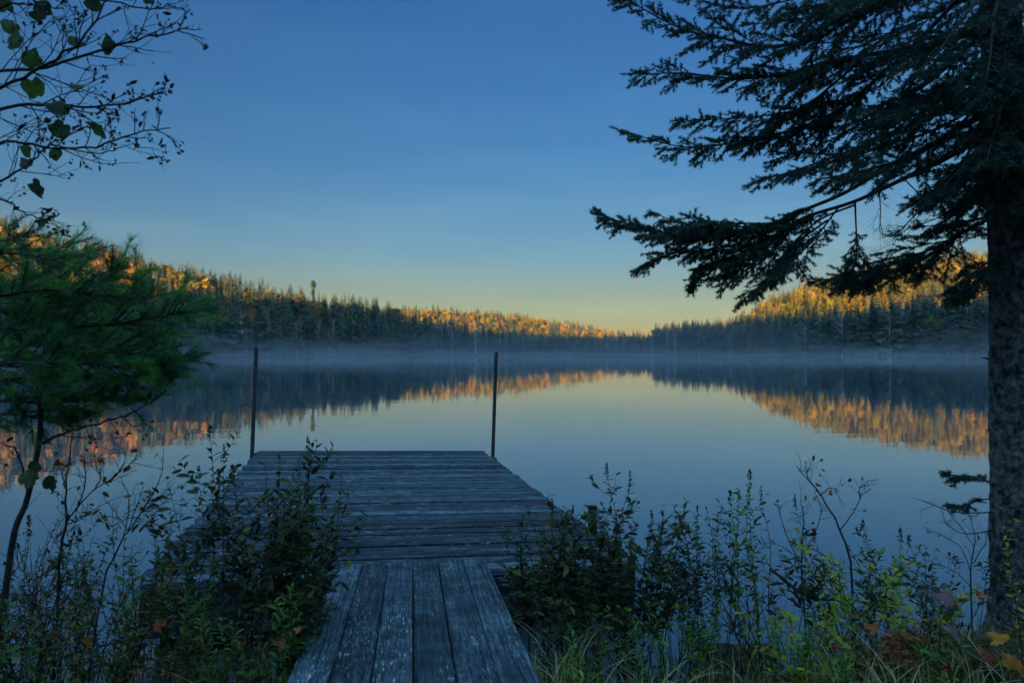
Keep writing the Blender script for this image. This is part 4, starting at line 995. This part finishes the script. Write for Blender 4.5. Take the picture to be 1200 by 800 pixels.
def build_ground_cover():
    g = np.random.default_rng(31)
    mb = MB(); pts = []
    while len(pts) < 6000:
        c = np.array([g.uniform(-3.6, 4.6), g.uniform(1.9, 4.3)])
        if c[1] > bank_shore(c[0]) + .25 or on_gang(c[0], c[1]): continue
        m = g.integers(5, 16)
        for _ in range(m):
            p = c + g.normal(0, .04, 2)
            if not on_gang(p[0], p[1]): pts.append(p)
    blades(mb, len(pts), pts, (.10, .34), (.0012, .0032), g, lambda q: q.normal(.45, .25), .8)
    tag(mb.build('grass', M['grass']), 'mixed green and straw coloured grass along the bank', 'grass', kind='stuff')
    # leaf litter
    n = 5200; x = g.uniform(-3.6, 4.8, n); y = g.uniform(1.7, 4.3, n); k = ~np.array([bool(on_gang(a, b)) for a, b in zip(x, y)]) & (y < bank_shore(x)); x, y = x[k], y[k]; n = len(x)
    lb = MB(); lb.place(OVAL, np.stack([x, y, terrain(x, y) + g.uniform(.005, .035, n)], -1), g.normal(size=(n, 3)) * [1, 1, .35], g.normal(0, .5, (n, 3)) + [0, 0, 1], g.uniform(.03, .07, n), g.uniform(.015, .04, n), 0, g.random(n))
    tag(lb.build('leaf_litter', M['litter']), 'brown fallen leaf litter on the bank', 'leaf litter', kind='stuff')
    TU = [('pale arching grass tussock right of the gangway', 668, 3.0, 60, (.25, .5)), ('straw coloured grass tussock at right bottom, left of the rust shrub', 1040, 2.95, 45, (.2, .42)), ('pale dry grass tussock before the dark dock front', 262, 2.7, 50, (.22, .42)), ('green yellow grass tussock in front of the open water', 770, 3.0, 40, (.2, .4)),
          ('thin grass tussock at the left gangway edge', 325, 2.55, 45, (.25, .45)), ('grey dry grass tussock at bottom left', 90, 2.5, 45, (.2, .4)), ('yellow green grass tussock before the yellowing bush', 960, 3.0, 40, (.18, .36)), ('dry grass tussock at the right gangway edge', 640, 2.75, 45, (.22, .45)), ('short grass tussock below the spruce trunk', 1130, 3.0, 30, (.15, .3)), ('weedy grass tussock left of the dry one', 190, 2.6, 40, (.2, .4))]
    for lab, px, d, n, hr in TU:
        x0 = (px - 600) / 800 * d; mb = MB(); p = np.array([x0, d]) + g.normal(0, .055, (n, 2)); blades(mb, n, p, hr, (.0025, .0048), g, lambda q: q.normal(.72, .2), 1.1, 7, 1.3)
        o = mb.build('grass_tussock', M['grass']); z0 = float(terrain(x0, d))
        o.data.transform(Matrix.Translation((-x0, -d, -z0))); o.location = (x0, d, z0); tag(o, lab, 'grass tussock', 'grass tussocks on the bank')
    # single sprigs in front of / on the gangway
    for lab, px, py, d, n in (('long thin grass stem crossing the gangway middle', 455, 800, 2.45, 5), ('short green grass sprig in a gangway plank gap', 425, 800, 2.4, 4)):
        p0 = P(px, py, d); mb = MB(); blades(mb, n, np.array([p0[:2]] * n) + g.normal(0, .02, (n, 2)), (.26, .5) if n == 5 else (.2, .32), (.0014, .0026), g, lambda q: q.normal(.35, .15), .5, 6)
        o = mb.build('grass_sprig', M['grass']); tag(o, lab, 'grass')
        z0 = float(terrain(p0[0], p0[1])); o.data.transform(Matrix.Translation((-p0[0], -p0[1], -z0))); o.location = (p0[0], p0[1], p0[2] - .16 if n == 4 else z0 + .05)
    LV = [('bright yellow maple leaf at the foot of the spruce trunk', 1180, 752, 2.9, .09, .0), ('orange maple leaf caught on a twig beside the trunk', 1162, 701, 3.3, .085, .45), ('rust orange leaf just left of the trunk', 1142, 694, 3.4, .06, .7),
          ('brown maple leaf lying under the yellow one', 1150, 768, 2.9, .09, .75), ('lilac grey curled leaf in the shrub by the trunk', 1118, 700, 3.35, .10, 1.0), ('grey leaf lower left of the trunk foot', 1112, 742, 3.2, .10, 1.0), ('red leaf beside the dark wet rock', 893, 757, 3.3, .06, .85), ('dull orange leaf low in the rust shrub', 1030, 735, 3.2, .07, .6),
          ('red brown leaf in the rust shrub', 1045, 748, 3.1, .07, .8), ('small orange leaf at the left gangway edge', 352, 738, 2.6, .03, .4), ('reddish leaf beside the left gangway edge', 335, 752, 2.6, .045, .85), ('rusty leaf on the bottom left bank', 180, 735, 2.6, .05, .75), ('orange brown leaf near the bottom left tussock', 108, 752, 2.55, .045, .6), ('golden leaf low on the far right bank', 1195, 775, 2.75, .09, .2)]
    for k, (lab, px, py, d, sz, tn) in enumerate(LV):
        mb = MB(); a = g.normal(size=3) * [1, .5, .25]; mb.place(MAP[k % 3], [[0, 0, 0]], a, np.array([g.normal(0, .3), -.75, .9]), sz, sz, 0, tn)
        mb.tube(bez([(0, 0, 0), -nrm(a) * sz * .3 + [0, 0, -.01], -nrm(a) * sz * .55 + [0, 0, -.03]], 5), .0012, .0008, 4, 0, .8, False)
        p = P(px, py, d); p[2] = max(p[2], float(terrain(p[0], p[1])) + .02); o = mb.build('fallen_leaf', M['maple']); o.location = p; tag(o, lab, 'leaf', 'coloured fallen leaves')
    # wet rock and root hump
    def lump(nm, lab, cat, px, d, sx, sy, sz, mat, seed):
        gg = np.random.default_rng(seed); nu, nv = 40, 22; u = np.arange(nu) / nu * 6.283; v = np.linspace(0, 1, nv) * math.pi
        U, Vv = np.meshgrid(u, v, indexing='ij'); X, Y, Z = np.cos(U) * np.sin(Vv), np.sin(U) * np.sin(Vv), np.cos(Vv)
        rr = 1 + .5 * vnoise(X * 1.6 + seed, Y * 1.6 + Z * 1.3) + .25 * vnoise(X * 4 + seed, Y * 4 + Z * 3.1) + .12 * vnoise(X * 9 + seed, Y * 9 + Z * 8)
        Pn = np.stack([X * rr * sx, Y * rr * sy, Z * rr * sz], -1).reshape(-1, 3); i = np.arange(nu)[:, None]; j = np.arange(nv - 1)[None]
        F = np.stack([i * nv + j, i * nv + j + 1, ((i + 1) % nu) * nv + j + 1, ((i + 1) % nu) * nv + j], -1).reshape(-1, 4)
        mb = MB(); mb.add(Pn, F); o = mb.build(nm, M[mat], smooth=True); x0 = (px - 600) / 800 * d; o.location = (x0, d, max(float(terrain(x0, d)), -.05)); tag(o, lab, cat)
    lump('rock', 'dark wet rock in the shallow water right of the dock', 'rock', 872, 3.95, .26, .16, .13, 'rock', 4)
    lump('mossy_hummock', 'mossy dark hummock at the foot of the spruce trunk', 'hummock', 1170, 3.35, .30, .2, .16, 'moss', 9)
    # old fallen stick in the water
    mb = MB(); tips = []
    pts = bez([P(905, 668, 3.9), P(950, 700, 3.8), P(1010, 705, 3.7), P(1075, 745, 3.5)], 14); c0 = pts.mean(0)
    mb.tube(pts - c0, .008, .004, 6)
    for i0 in (3, 5, 8, 10, 11): twigs(mb, pts[i0] - c0, g.normal(size=3) + [0, 0, .8], .2, .003, 1, g, tips)
    o = mb.build('fallen_branch', M['twig']); o.location = c0; tag(o, 'dead fallen branch lying in the brush right of the rock', 'branch')
build_ground_cover()

# ------------------------------------------------------------------ camera, render
cd = bpy.data.cameras.new('camera'); cam = bpy.data.objects.new('camera', cd); COL.objects.link(cam); S.camera = cam
cd.sensor_width = 36; cd.lens = 24; cd.clip_start = .05; cd.clip_end = 6000
cam.location = (0, 0, CAMZ); cam.rotation_euler = (math.pi / 2 + PITCH, 0, 0)
cd.dof.use_dof = True; cd.dof.focus_distance = 5.0; cd.dof.aperture_fstop = 3.2
S.view_settings.view_transform = 'Standard'; S.view_settings.look = 'None'; S.view_settings.gamma = 1; S.view_settings.exposure = 2.5
S.render.engine = 'CYCLES'; c = S.cycles
c.max_bounces = 6; c.diffuse_bounces = 3; c.glossy_bounces = 3; c.transmission_bounces = 3; c.volume_bounces = 0; c.transparent_max_bounces = 8
c.use_denoising = True; c.use_adaptive_sampling = True; c.adaptive_threshold = .02; c.caustics_reflective = False; c.caustics_refractive = False
c.sample_clamp_indirect = 4
